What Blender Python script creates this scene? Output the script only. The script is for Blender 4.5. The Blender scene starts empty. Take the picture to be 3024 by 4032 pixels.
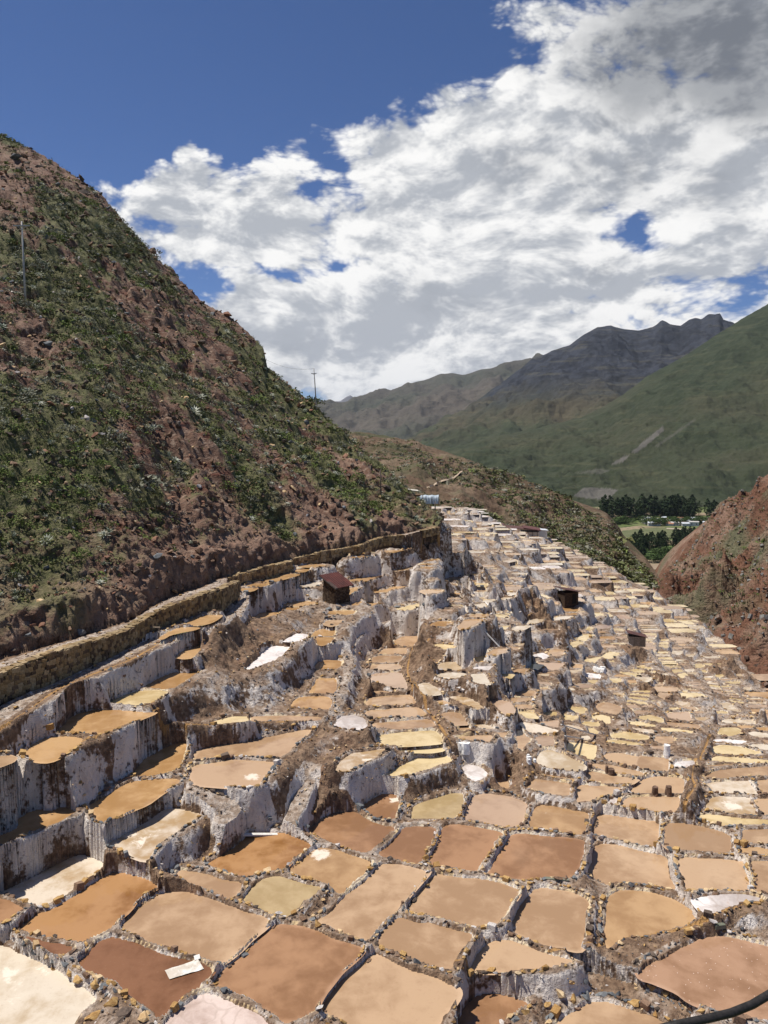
import bpy, math, random, time
import numpy as np
T0=time.time()
rnd=random.Random(7); rng=np.random.default_rng(7)
S=bpy.context.scene; COL=S.collection
# ---------------------------------------------------------------- camera
W,H,F=3024,4032,2912.0; PITCH=math.radians(6); CAMZ=10.0
sp,cp=math.sin(PITCH),math.cos(PITCH)
cam=bpy.data.cameras.new('camera'); co=bpy.data.objects.new('camera',cam); COL.objects.link(co)
co.location=(0,0,CAMZ); co.rotation_euler=(math.pi/2-PITCH,0,0)
cam.sensor_fit='VERTICAL'; cam.sensor_height=36; cam.lens=36*F/H; cam.clip_start=.1; cam.clip_end=60000
S.camera=co
# ---------------------------------------------------------------- sun, sky
SUN_AZ=math.radians(-76)   # from straight ahead, negative = left
SUN_EL=math.radians(66)
sd=(math.sin(SUN_AZ)*math.cos(SUN_EL),math.cos(SUN_AZ)*math.cos(SUN_EL),math.sin(SUN_EL))
sl=bpy.data.lights.new('sun','SUN'); sl.energy=4.9; sl.angle=math.radians(.5); sl.color=(1,.955,.88)
so=bpy.data.objects.new('sun',sl); COL.objects.link(so)
from mathutils import Vector
so.rotation_euler=Vector(sd).to_track_quat('Z','Y').to_euler()
S.view_settings.view_transform='Standard'; S.view_settings.look='None'
S.view_settings.exposure=0.22; S.view_settings.gamma=1; S.view_settings.use_curve_mapping=False
S.cycles.max_bounces=5; S.cycles.diffuse_bounces=3; S.cycles.glossy_bounces=2; S.cycles.transparent_max_bounces=6
S.cycles.volume_bounces=0
try: S.cycles.use_denoising=True
except Exception: pass
def ray(px,py):
    u=(np.asarray(px,float)-1512)/F; v=(np.asarray(py,float)-2016)/F
    return u/(cp-v*sp), (sp+v*cp)/(cp-v*sp)      # x per metre ahead, drop per metre ahead
K8=W/1659.
def dray(x,y): return ray(np.asarray(x)*K8,np.asarray(y)*K8)

# node helper --------------------------------------------------------------
class NT:
    def __init__(s,nt): s.nt=nt; nt.nodes.clear()
    def n(s,t,**kw):
        nd=s.nt.nodes.new(t)
        for k,v in kw.items():
            if k.startswith('_'): setattr(nd,k[1:],v)
        for k,v in kw.items():
            if not k.startswith('_'): s.set(nd,k,v)
        return nd
    def set(s,nd,k,v):
        k=k.replace('0x','')
        inp=nd.inputs[int(k[1:])] if k[0]=='i' and k[1:].isdigit() else nd.inputs[k.replace('_',' ')]
        if isinstance(v,bpy.types.NodeSocket): s.nt.links.new(v,inp)
        elif isinstance(v,bpy.types.Node): s.nt.links.new(v.outputs[0],inp)
        else: inp.default_value=v
    def m(s,op,a,b=None,c=None,clamp=False):
        kw={'i0':a}
        if b is not None: kw['i1']=b
        if c is not None: kw['i2']=c
        nd=s.n('ShaderNodeMath',_operation=op,_use_clamp=clamp,**kw); return nd.outputs[0]
    def vm(s,op,a,b=None,**k):
        kw={'i0':a}
        if b is not None: kw['i1']=b
        nd=s.n('ShaderNodeVectorMath',_operation=op,**kw); return nd.outputs[0]
    def mix(s,f,a,b):
        nd=s.nt.nodes.new('ShaderNodeMix'); nd.data_type='RGBA'
        for i,v in ((0,f),(6,a),(7,b)):
            if isinstance(v,bpy.types.NodeSocket): s.nt.links.new(v,nd.inputs[i])
            else: nd.inputs[i].default_value=(v if i==0 else (*v,1) if len(v)==3 else v)
        return nd.outputs[2]
    def ss(s,x,a,b):
        nd=s.n('ShaderNodeMapRange',_interpolation_type='SMOOTHSTEP',Value=x); nd.inputs[1].default_value=a; nd.inputs[2].default_value=b
        return nd.outputs[0]
    def noise(s,vec,scale,detail=4,rough=.55,dist=0,lac=2):
        nd=s.n('ShaderNodeTexNoise',Vector=vec,Scale=scale,Detail=detail,Roughness=rough,Distortion=dist,Lacunarity=lac); return nd.outputs[0]
    def scale(s,vec,v):
        return s.vm('MULTIPLY',vec,v)

wd=bpy.data.worlds.new('World'); S.world=wd; wd.use_nodes=True
w=NT(wd.node_tree)
sky=w.n('ShaderNodeTexSky',_sky_type='NISHITA',_sun_disc=False,_sun_elevation=SUN_EL,_sun_rotation=SUN_AZ,_altitude=3000,_air_density=1.0,_dust_density=.4,_ozone_density=2.5)
tc=w.n('ShaderNodeTexCoord').outputs['Generated']
sx=w.n('ShaderNodeSeparateXYZ',i0=tc); X_,Y_,Z_=sx.outputs
yc=w.m('MAXIMUM',Y_,.08); U=w.m('DIVIDE',X_,yc); V=w.m('DIVIDE',Z_,yc)
front=w.ss(Y_,.15,.5)
wc=w.n('ShaderNodeSeparateColor',i0=w.n('ShaderNodeTexNoise',Vector=tc,Scale=4.5,Detail=5,Roughness=.6).outputs[1]).outputs
U=w.m('ADD',U,w.m('MULTIPLY',w.m('SUBTRACT',wc[0],.5),.30)); V=w.m('ADD',V,w.m('MULTIPLY',w.m('SUBTRACT',wc[1],.5),.22))
# broad layout of the cloud field (display px centre, display px size, amount)
BL=[(200,120,460,260,-.42),(640,170,300,130,-.30),(900,40,170,100,-.22),(60,420,190,110,-.16),(1080,70,60,60,-.14),
    (610,260,90,70,.36),(360,365,230,60,.34),(400,490,210,80,.30),(600,480,260,70,.22),(880,300,140,60,.26),(1010,420,260,110,.18),
    (1450,120,270,170,.36),(1210,300,260,110,.22),(1160,15,110,40,.20),(1000,560,330,80,.12),(730,355,90,34,-.20),(430,640,90,40,-.22),(1450,470,110,40,-.20),
    (640,590,90,26,-.20),(905,652,70,18,-.16),(1350,655,200,12,-.08),(560,700,150,80,.22),
    (600,760,190,90,.24),(830,770,330,90,.30),(1250,640,420,90,.16),(1580,400,120,120,.16),(1200,450,620,330,.13),(850,560,620,260,.07),(1000,770,700,90,.10),(340,420,170,90,.10),(1650,300,200,300,.10),(1000,820,900,80,.24),(640,700,160,80,.12),(1640,90,120,120,.2)]
acc=None
for bx,by,bsx,bsy,am in BL:
    u0,v0=dray(bx,by); du=bsx/1598*1.05; dv=bsy/1598*1.1
    a=w.m('MULTIPLY',w.m('SUBTRACT',U,float(u0)),1/du); b=w.m('MULTIPLY',w.m('ADD',V,float(v0)),1/dv)
    g=w.m('MULTIPLY',w.m('EXPONENT',w.m('MULTIPLY',w.m('ADD',w.m('MULTIPLY',a,a),w.m('MULTIPLY',b,b)),-1.)),am)
    acc=g if acc is None else w.m('ADD',acc,g)
bias=w.m('MULTIPLY',acc,front)
P1=w.scale(tc,(1,1,1.9))
warp=w.n('ShaderNodeTexNoise',Vector=P1,Scale=3.0,Detail=3,Roughness=.5).outputs[1]
P2=w.vm('ADD',P1,w.scale(w.vm('SUBTRACT',warp,(.5,.5,.5)),(.16,.16,.12)))
def dens(vec,det=12):
    f=w.noise(vec,5.2,det,.60)
    v=w.n('ShaderNodeTexVoronoi',_feature='F1',_normalize=False,Vector=vec,Scale=9.0,Detail=min(4,det),Roughness=.62,Lacunarity=2.1).outputs[0]
    return w.m('ADD',w.m('MULTIPLY',f,.74),w.m('MULTIPLY',w.m('SUBTRACT',.92,v),.30))
D1=dens(P2)
D2=dens(w.vm('ADD',P2,(-.016,.002,.030)),6)
big=w.noise(P1,2.1,3,.5)
B2=w.noise(w.vm('ADD',P2,(-.05,.0,.09)),3.2,4,.55); B1=w.noise(P2,3.2,4,.55)
raw=w.m('ADD',w.m('ADD',w.m('MULTIPLY',D1,1.0),bias),w.m('MULTIPLY',w.m('SUBTRACT',big,.5),.25))
wisp=w.ss(U,-.30,-.08)
cov=w.ss(raw,.36,.53)
lit=w.ss(w.m('ADD',w.m('SUBTRACT',D1,D2),w.m('ADD',w.m('MULTIPLY',w.m('SUBTRACT',B1,B2),.55),w.m('MULTIPLY',w.m('SUBTRACT',raw,.62),-.10))),-.15,.14)
# thick bases that the sun does not reach: greys
GB=[(1540,100,350,150,1.9),(1320,520,150,60,.55),(1050,660,240,45,.30),(1180,340,170,60,.42),(940,560,60,60,.1),(1500,350,170,60,.30),(700,810,240,40,.35),(1000,745,160,50,.22),(1580,480,80,60,.25)]
ga=None
for bx,by,bsx,bsy,am in GB:
    u0,v0=dray(bx,by); du=bsx/1598*1.05; dv=bsy/1598*1.1
    a=w.m('MULTIPLY',w.m('SUBTRACT',U,float(u0)),1/du); b=w.m('MULTIPLY',w.m('ADD',V,float(v0)),1/dv)
    g=w.m('MULTIPLY',w.m('EXPONENT',w.m('MULTIPLY',w.m('ADD',w.m('MULTIPLY',a,a),w.m('MULTIPLY',b,b)),-1.)),am)
    ga=g if ga is None else w.m('ADD',ga,g)
ga=w.m('MULTIPLY',ga,front)
thick=w.m('MULTIPLY',w.ss(w.m('ADD',w.noise(P2,4.2,6,.6),w.m('MULTIPLY',ga,.42)),.58,1.10),.90)
ccol=w.mix(lit,(.47,.495,.54),(1.04,1.03,1.01))
dkc=w.mix(lit,(.15,.165,.195),(.33,.345,.37)); ccol=w.mix(thick,ccol,dkc)
lum=w.mix(w.ss(Z_,-.02,.03),(.25,.27,.22),ccol)
bg1=w.n('ShaderNodeBackground',Color=w.vm('MULTIPLY',sky.outputs[0],(.40,.56,.80)),Strength=.095)
bg2=w.n('ShaderNodeBackground',Color=lum,Strength=.84)
mx=w.n('ShaderNodeMixShader',i0=cov,i1=bg1.outputs[0],i2=bg2.outputs[0])
w.n('ShaderNodeOutputWorld',i0=mx.outputs[0])
wd.cycles.sampling_method='MANUAL'; wd.cycles.sample_map_resolution=512
# ---------------------------------------------------------------- numpy noise
_pt=np.random.default_rng(3).random(4096)
def vnoise(x,y,z=0.):
    x,y,z=np.broadcast_arrays(np.asarray(x,float),y,z)
    xi=np.floor(x).astype(np.int64); yi=np.floor(y).astype(np.int64); zi=np.floor(z).astype(np.int64)
    fx=x-xi; fy=y-yi; fz=z-zi
    fx=fx*fx*(3-2*fx); fy=fy*fy*(3-2*fy); fz=fz*fz*(3-2*fz)
    def h(a,b,c): return _pt[((a*73856093)^(b*19349663)^(c*83492791))&4095]
    r=0
    for dz,wz in ((0,1-fz),(1,fz)):
        if dz==1 and not np.any(fz): break
        r=r+wz*((h(xi,yi,zi+dz)*(1-fx)+h(xi+1,yi,zi+dz)*fx)*(1-fy)+(h(xi,yi+1,zi+dz)*(1-fx)+h(xi+1,yi+1,zi+dz)*fx)*fy)
    return r*2-1
def fbm(x,y,z=0.,o=4,g=.5):
    r=0;a=1;f=1;t=0
    for i in range(o):
        r=r+a*vnoise(np.asarray(x)*f+17.3*i,np.asarray(y)*f+9.1*i,np.asarray(z)*f+i*3.7 if np.any(z) else 0.); t+=a; a*=g; f*=2.03
    return r/t
def ridge(x,y,o=4,g=.5):
    r=0;a=1;f=1;t=0
    for i in range(o):
        r=r+a*(1-2*np.abs(vnoise(np.asarray(x)*f+31.3*i,np.asarray(y)*f+5.1*i))); t+=a; a*=g; f*=2.1
    return r/t
def sstep(x,a,b):
    t=np.clip((x-a)/(b-a),0,1); return t*t*(3-2*t)
# ---------------------------------------------------------------- objects
MATS={}
def mesh_np(name,V,Fq,mats,parent=None,smooth=False,attr=None,mi=None,normals=None):
    V=np.asarray(V,np.float32); me=bpy.data.meshes.new(name)
    Fq=np.asarray(Fq,np.int32); k=Fq.shape[1]
    me.vertices.add(len(V)); me.vertices.foreach_set('co',V.ravel())
    me.loops.add(Fq.size); me.loops.foreach_set('vertex_index',Fq.ravel())
    me.polygons.add(len(Fq)); me.polygons.foreach_set('loop_start',np.arange(0,Fq.size,k,dtype=np.int32))
    if mi is not None: me.polygons.foreach_set('material_index',np.asarray(mi,np.int32))
    me.polygons.foreach_set('use_smooth',np.full(len(Fq),smooth))
    me.update(calc_edges=True)
    if attr is not None:
        a=me.color_attributes.new(name='m',type='FLOAT_COLOR',domain='POINT')
        c=np.ones((len(V),4),np.float32); c[:,:attr.shape[1]]=attr; a.data.foreach_set('color',c.ravel())
    if normals is not None: me.normals_split_custom_set_from_vertices(normals.tolist())
    for m in (mats if isinstance(mats,(list,tuple)) else [mats]): me.materials.append(m)
    return link(name,me,parent)
def link(name,me,parent=None):
    o=bpy.data.objects.new(name,me); COL.objects.link(o)
    if parent is not None: o.parent=parent
    return o
def tag(o,label=None,cat=None,group=None,kind=None):
    if label: o['label']=label
    if cat: o['category']=cat
    if group: o['group']=group
    if kind: o['kind']=kind
    return o
def empty(name,loc,label,cat,group=None):
    o=bpy.data.objects.new(name,None); COL.objects.link(o); o.location=loc; o.empty_display_size=.1
    return tag(o,label,cat,group)
class MB:
    """collects boxes and tubes in world or local space; all faces quads or tris"""
    def __init__(s): s.v=[];s.f=[];s.mi=[]
    def box(s,c,d,rz=0,rx=0,ry=0,mi=0,taper=1.):
        from mathutils import Euler
        R=Euler((rx,ry,rz)).to_matrix(); b=len(s.v)
        for z in (-1,1):
            for x,y in ((-1,-1),(1,-1),(1,1),(-1,1)):
                k=taper if z>0 else 1
                p=R@Vector((x*d[0]/2*k,y*d[1]/2*k,z*d[2]/2)); s.v.append((p.x+c[0],p.y+c[1],p.z+c[2]))
        for q in ((0,3,2,1),(4,5,6,7),(0,1,5,4),(1,2,6,5),(2,3,7,6),(3,0,4,7)): s.f.append([b+i for i in q]); s.mi.append(mi)
        return s
    def tube(s,pts,rs,n=8,mi=0,cap=True):
        pts=[Vector(p) for p in pts]; 
        if not hasattr(rs,'__len__'): rs=[rs]*len(pts)
        b0=len(s.v)
        for i,(p,r) in enumerate(zip(pts,rs)):
            t=(pts[min(i+1,len(pts)-1)]-pts[max(i-1,0)]).normalized()
            u=t.orthogonal().normalized() if abs(t.z)>.9 else Vector((0,0,1)).cross(t).normalized(); v=t.cross(u)
            for k in range(n):
                a=2*math.pi*k/n; q=p+u*math.cos(a)*r+v*math.sin(a)*r; s.v.append(tuple(q))
        for i in range(len(pts)-1):
            for k in range(n):
                s.f.append([b0+i*n+k,b0+i*n+(k+1)%n,b0+(i+1)*n+(k+1)%n,b0+(i+1)*n+k]); s.mi.append(mi)
        if cap:
            s.f.append([b0+k for k in range(n)][::-1]); s.f.append([b0+(len(pts)-1)*n+k for k in range(n)]); s.mi+= [mi,mi]
        return s
    def build(s,name,mats,parent=None,smooth=False):
        me=bpy.data.meshes.new(name); me.from_pydata(s.v,[],s.f); me.update()
        for m in (mats if isinstance(mats,(list,tuple)) else [mats]): me.materials.append(m)
        for p,i in zip(me.polygons,s.mi): p.material_index=i; p.use_smooth=smooth
        return link(name,me,parent)
# ---------------------------------------------------------------- materials
def mat(name,rough=.9,spec=.3):
    m=bpy.data.materials.new(name); m.use_nodes=True; t=NT(m.node_tree)
    b=t.n('ShaderNodeBsdfPrincipled',Roughness=rough); b.inputs['Specular IOR Level'].default_value=spec
    t.n('ShaderNodeOutputMaterial',i0=b.outputs[0]); MATS[name]=m
    return m,t,b
def bump(t,b,h,strength=.5,dist=.05,normal=None):
    bp=t.n('ShaderNodeBump',Strength=strength,Distance=dist,Height=h)
    if normal is not None: t.set(bp,'Normal',normal)
    t.set(b,'Normal',bp.outputs[0]); return bp.outputs[0]
def geo(t):
    g=t.n('ShaderNodeNewGeometry'); return g.outputs['Position'],g.outputs['Normal']
# terraces ground: attribute m = R salt crust, G pale edge, B ochre / canal
m,t,b=mat('terrace_ground')
P,Nn=geo(t); at=t.n('ShaderNodeVertexColor',_layer_name='m').outputs[0]; r_,g_,b_=t.n('ShaderNodeSeparateColor',i0=at).outputs
nz=t.n('ShaderNodeSeparateXYZ',i0=Nn).outputs[2]
n1=t.noise(P,1.1,5,.6); n2=t.noise(P,5.5,6,.65); n3=t.noise(P,22,4,.6)
streak=t.noise(t.scale(P,(6,6,2.3)),1.0,5,.66)
streak2=t.noise(t.scale(P,(2.4,2.4,1.1)),1.0,5,.6)
earth=t.mix(t.ss(n2,.35,.68),(.13,.078,.048),(.33,.22,.14)); earth=t.mix(t.ss(n1,.5,.7),earth,(.24,.14,.085))
earth=t.mix(t.ss(n3,.56,.72),earth,(.055,.036,.026))
crustf=t.mix(t.ss(n2,.40,.62),(.28,.205,.15),(.52,.44,.37))      # flat trodden ridge tops
crustf=t.mix(t.ss(n3,.6,.72),crustf,(.14,.10,.07))
salt=t.mix(t.ss(streak2,.35,.7),(.76,.69,.62),(.56,.48,.42))
salt=t.mix(t.ss(n2,.62,.74),salt,(.42,.32,.24))
hole=t.ss(t.m('ADD',t.m('MULTIPLY',streak,.45),t.m('MULTIPLY',t.noise(P,7.5,5,.62),.55)),.565,.63)
salt=t.mix(t.m('MULTIPLY',hole,.85),salt,(.12,.085,.065))
sm=t.ss(t.m('ADD',r_,t.m('ADD',t.m('MULTIPLY',t.m('SUBTRACT',streak,.5),.5),t.m('ADD',t.m('MULTIPLY',t.m('SUBTRACT',n1,.5),.9),t.m('MULTIPLY',t.m('SUBTRACT',n2,.5),1.1)))),.38,.58)
steep=t.ss(nz,.86,.6)
wallc=t.mix(sm,earth,salt)
flatc=t.mix(t.ss(t.m('ADD',t.m('MULTIPLY',r_,.75),t.m('MULTIPLY',t.m('SUBTRACT',n1,.5),1.4)),.22,.78),earth,crustf)
c=t.mix(steep,flatc,wallc)
c=t.mix(t.m('MULTIPLY',t.m('SUBTRACT',1.0,t.m('MULTIPLY',steep,.85)),t.ss(t.m('ADD',g_,t.m('MULTIPLY',t.m('SUBTRACT',n2,.5),1.0)),.25,.6),.95),c,t.mix(t.ss(n1,.4,.6),(.68,.50,.27),(.70,.60,.44)))
c=t.mix(t.ss(t.m('ADD',b_,t.m('MULTIPLY',t.m('SUBTRACT',n3,.5),.6)),.4,.7),c,(.40,.225,.085))
t.set(b,'Base Color',c); b.inputs['Roughness'].default_value=.88
hh=t.m('ADD',t.m('MULTIPLY',n2,.6),t.m('ADD',t.m('MULTIPLY',n3,.28),t.m('MULTIPLY',hole,-.45)))
big=t.noise(t.scale(P,(1,1,.6)),1.7,4,.6); bump(t,b,t.m('ADD',hh,t.m('MULTIPLY',big,1.6)),.95,.13)
# hillside
m,t,b=mat('hillside_soil')
P,Nn=geo(t); nz=t.n('ShaderNodeSeparateXYZ',i0=Nn).outputs[2]
n0=t.noise(P,.09,5,.6); n1=t.noise(P,.45,6,.62); n2=t.noise(P,2.6,6,.66); n3=t.noise(P,9,4,.6)
strat=t.noise(t.scale(P,(.35,.35,2.6)),1.0,5,.6)
soil=t.mix(t.ss(n1,.4,.62),(.125,.066,.043),(.225,.138,.095)); soil=t.mix(t.ss(n2,.5,.66),soil,(.29,.205,.15)); soil=t.mix(t.ss(strat,.54,.68),soil,(.13,.048,.03))
soil=t.mix(t.ss(n3,.58,.7),soil,(.055,.034,.024))
grass=t.mix(t.ss(n2,.4,.65),(.070,.080,.026),(.135,.138,.052)); grass=t.mix(t.ss(n3,.5,.66),grass,(.16,.14,.08))
at=t.n('ShaderNodeVertexColor',_layer_name='m').outputs[0]; r_,g_,b_=t.n('ShaderNodeSeparateColor',i0=at).outputs
gm=t.ss(t.m('ADD',t.m('ADD',t.m('MULTIPLY',n0,.15),t.m('MULTIPLY',n1,.75)),t.m('ADD',t.m('MULTIPLY',t.ss(nz,.55,.9),.10),t.m('MULTIPLY',r_,.26))),.50,.66)
c=t.mix(t.m('MULTIPLY',gm,.9),soil,grass)
c=t.mix(t.m('MULTIPLY',g_,.8),c,t.mix(n2,(.20,.112,.074),(.34,.225,.16)))
t.set(b,'Base Color',c)
bump(t,b,t.m('ADD',t.m('MULTIPLY',n2,.6),t.m('ADD',t.m('MULTIPLY',n3,.3),t.m('MULTIPLY',strat,.35))),.95,.35)
# water
WCOL={'t':((.475,.295,.165),(.545,.365,.22)),'b':((.345,.180,.090),(.42,.235,.125)),'B':((.33,.150,.050),(.46,.25,.11)),'d':((.21,.095,.045),(.26,.125,.065)),
 'o':((.50,.28,.115),(.58,.36,.175)),'y':((.66,.47,.215),(.74,.58,.33)),'s':((.56,.37,.19),(.74,.63,.50)),'S':((.46,.27,.13),(.52,.33,.17)),'w':((.60,.44,.27),(.72,.62,.49)),
 'k':((.50,.355,.175),(.54,.40,.22)),'p':((.45,.295,.19),(.51,.35,.235)),'m':((.46,.33,.27),(.60,.48,.42)),'r':((.385,.215,.12),(.45,.27,.165)),'c':((.50,.43,.39),(.72,.67,.64)),'C':((.62,.55,.51),(.74,.68,.65))}
def water_mat(k):
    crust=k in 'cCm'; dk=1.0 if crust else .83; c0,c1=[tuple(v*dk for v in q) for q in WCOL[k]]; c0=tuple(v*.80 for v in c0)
    m,t,b=mat('brine_'+{'B':'orange_brown','S':'salt_patch','C':'white_crust'}.get(k,k),.55 if crust else .07,.25 if crust else .5)
    P,_=geo(t); n0=t.noise(P,.55,4,.55,.6); n1=t.noise(P,2.4,6,.62,.3); n2=t.noise(P,14,5,.65)
    rn=t.n('ShaderNodeObjectInfo').outputs['Random']
    f=t.ss(t.m('ADD',t.m('MULTIPLY',n0,.62),t.m('ADD',t.m('MULTIPLY',n1,.38),t.m('MULTIPLY',t.m('SUBTRACT',rn,.5),.16))),.38,.60)
    c=t.mix(f,c0,c1)
    e=t.n('ShaderNodeVertexColor',_layer_name='m').outputs[0]; e_,p_,_b=t.n('ShaderNodeSeparateColor',i0=e).outputs
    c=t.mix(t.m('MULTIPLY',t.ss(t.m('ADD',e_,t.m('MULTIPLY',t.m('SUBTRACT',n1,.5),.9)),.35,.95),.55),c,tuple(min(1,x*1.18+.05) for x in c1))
    sp_=t.ss(t.m('ADD',p_,t.m('ADD',t.m('MULTIPLY',t.m('SUBTRACT',n1,.5),1.1),t.m('MULTIPLY',t.m('SUBTRACT',n2,.5),.5))),.45,.68)   # salt patch
    c=t.mix(t.m('MULTIPLY',sp_,.85),c,(.74,.65,.54))
    c=t.mix(t.m('MULTIPLY',t.ss(n2,.55,.70),.22),c,(.30,.17,.10))
    if k=='r':
        vo=t.n('ShaderNodeTexVoronoi',Vector=P,Scale=9.0).outputs[0]; c=t.mix(t.m('MULTIPLY',t.ss(vo,.13,.07),.8),c,(.72,.56,.47))
    if crust:
        vo=t.n('ShaderNodeTexVoronoi',_feature='DISTANCE_TO_EDGE',Vector=t.vm('ADD',P,t.scale(t.n('ShaderNodeTexNoise',Vector=P,Scale=2.).outputs[1],(.5,.5,.5))),Scale=1.3).outputs[0]
        c=t.mix(t.m('MULTIPLY',t.ss(vo,.05,.0),.35),c,(.33,.25,.2))
        t.set(b,'Base Color',t.mix(t.ss(n1,.55,.75),c,(.42,.32,.26))); bump(t,b,t.m('ADD',n1,t.m('MULTIPLY',n2,.4)),.5,.04)
    else:
        t.set(b,'Base Color',c); t.set(b,'Roughness',t.m('ADD',t.m('MULTIPLY',sp_,.5),.055)); b.inputs['IOR'].default_value=1.33
        bump(t,b,t.noise(P,9,3,.5),.05,.01)
    return m
WM={k:water_mat(k) for k in WCOL}
def simple(name,c0,c1,scale=4,rough=.85,bs=.5,bd=.03,obj=False,spec=.3,metal=0):
    m,t,b=mat(name,rough,spec)
    P=t.n('ShaderNodeTexCoord').outputs['Object'] if obj else geo(t)[0]
    n=t.noise(P,scale,6,.62); n2=t.noise(P,scale*4.3,4,.6)
    rn=t.n('ShaderNodeObjectInfo').outputs['Random']
    c=t.mix(t.ss(t.m('ADD',n,t.m('MULTIPLY',t.m('SUBTRACT',rn,.5),.22)),.34,.66),c0,c1)
    c=t.mix(t.m('MULTIPLY',t.ss(n2,.56,.7),.5),c,tuple(x*.45 for x in c0))
    t.set(b,'Base Color',c); b.inputs['Metallic'].default_value=metal
    if bs: bump(t,b,t.m('ADD',n,t.m('MULTIPLY',n2,.5)),bs,bd)
    return m
ST=[simple('ochre_stone',(.30,.165,.055),(.52,.33,.13),5,obj=True),simple('pale_ochre_stone',(.42,.27,.13),(.66,.50,.30),5,obj=True),simple('brown_stone',(.13,.075,.045),(.27,.17,.11),5,obj=True),
    simple('grey_stone',(.095,.10,.105),(.20,.205,.205),5,obj=True),simple('salty_stone',(.42,.36,.32),(.66,.62,.58),5,obj=True),simple('dark_stone',(.06,.045,.035),(.14,.10,.075),5,obj=True)]
WALLST=[simple('masonry_ochre',(.19,.125,.058),(.37,.25,.12),3,obj=True),simple('masonry_brown',(.085,.055,.033),(.19,.13,.08),3,obj=True),simple('masonry_pale',(.25,.18,.095),(.42,.31,.18),3,obj=True)]
# ---------------------------------------------------------------- rocks
def hull_rock(seed,n=15,flat=.7):
    import bmesh
    r=np.random.default_rng(seed); p=r.normal(size=(n,3)); p/=np.linalg.norm(p,axis=1)[:,None]; p*=r.uniform(.8,1.1,(n,1)); p*=[1,.78,flat]
    bm=bmesh.new(); 
    for q in p: bm.verts.new(q*.5)
    bmesh.ops.convex_hull(bm,input=bm.verts); 
    bmesh.ops.triangulate(bm,faces=bm.faces)
    for v in [v for v in bm.verts if not v.link_faces]: bm.verts.remove(v)
    bm.verts.index_update()
    V=np.array([v.co[:] for v in bm.verts]); Fc=np.array([[v.index for v in f.verts] for f in bm.faces]); bm.free()
    return V,Fc
ROCKS=[hull_rock(40+i,12,.62+.06*(i%4)) for i in range(8)]
def block_rock(seed):
    import bmesh
    r=np.random.default_rng(seed); bm=bmesh.new()
    for x in (-1,1):
        for y in (-1,1):
            for z in (-1,1):
                q=np.array([x,y,z])*.5*r.uniform(.72,1.0,3); bm.verts.new(q)
                if r.random()<.5: bm.verts.new(q*[r.uniform(.3,.7),1.06,1.05])
    g=bmesh.ops.convex_hull(bm,input=bm.verts)
    for v in [v for v in bm.verts if not v.link_faces]: bm.verts.remove(v)
    bmesh.ops.triangulate(bm,faces=bm.faces); bm.verts.index_update(); bm.faces.ensure_lookup_table()
    V=np.array([v.co[:] for v in bm.verts]); Fc=np.array([[v.index for v in f.verts] for f in bm.faces]); bm.free(); return V,Fc
ROCKS+=[block_rock(80+i) for i in range(8)]
RM={}
def rock_mesh(i,mi,mats=ST,nm='stone'):
    k=(i,mi,nm)
    if k not in RM:
        V,Fc=ROCKS[i]; me=bpy.data.meshes.new(nm); me.from_pydata(V.tolist(),[],Fc.tolist()); me.materials.append(mats[mi]); me.update(); RM[k]=me
    return RM[k]
def join_instances(name,protos,inst,mats,parent=None,smooth=False):
    """protos: list of (V,F tri); inst: list of (proto, matrix3x3 , loc, material index)"""
    Vs=[];Fs=[];Ms=[];b=0
    for pi,R,l,mi in inst:
        V,Fc=protos[pi]; Vs.append(V@R.T+l); Fs.append(Fc+b); Ms.append(np.full(len(Fc),mi)); b+=len(V)
    if not Vs: return None
    return mesh_np(name,np.concatenate(Vs),np.concatenate(Fs),mats,parent,smooth,mi=np.concatenate(Ms))
def rotm(rz,rx=0,ry=0):
    from mathutils import Euler
    return np.array(Euler((rx,ry,rz)).to_matrix())
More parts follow.
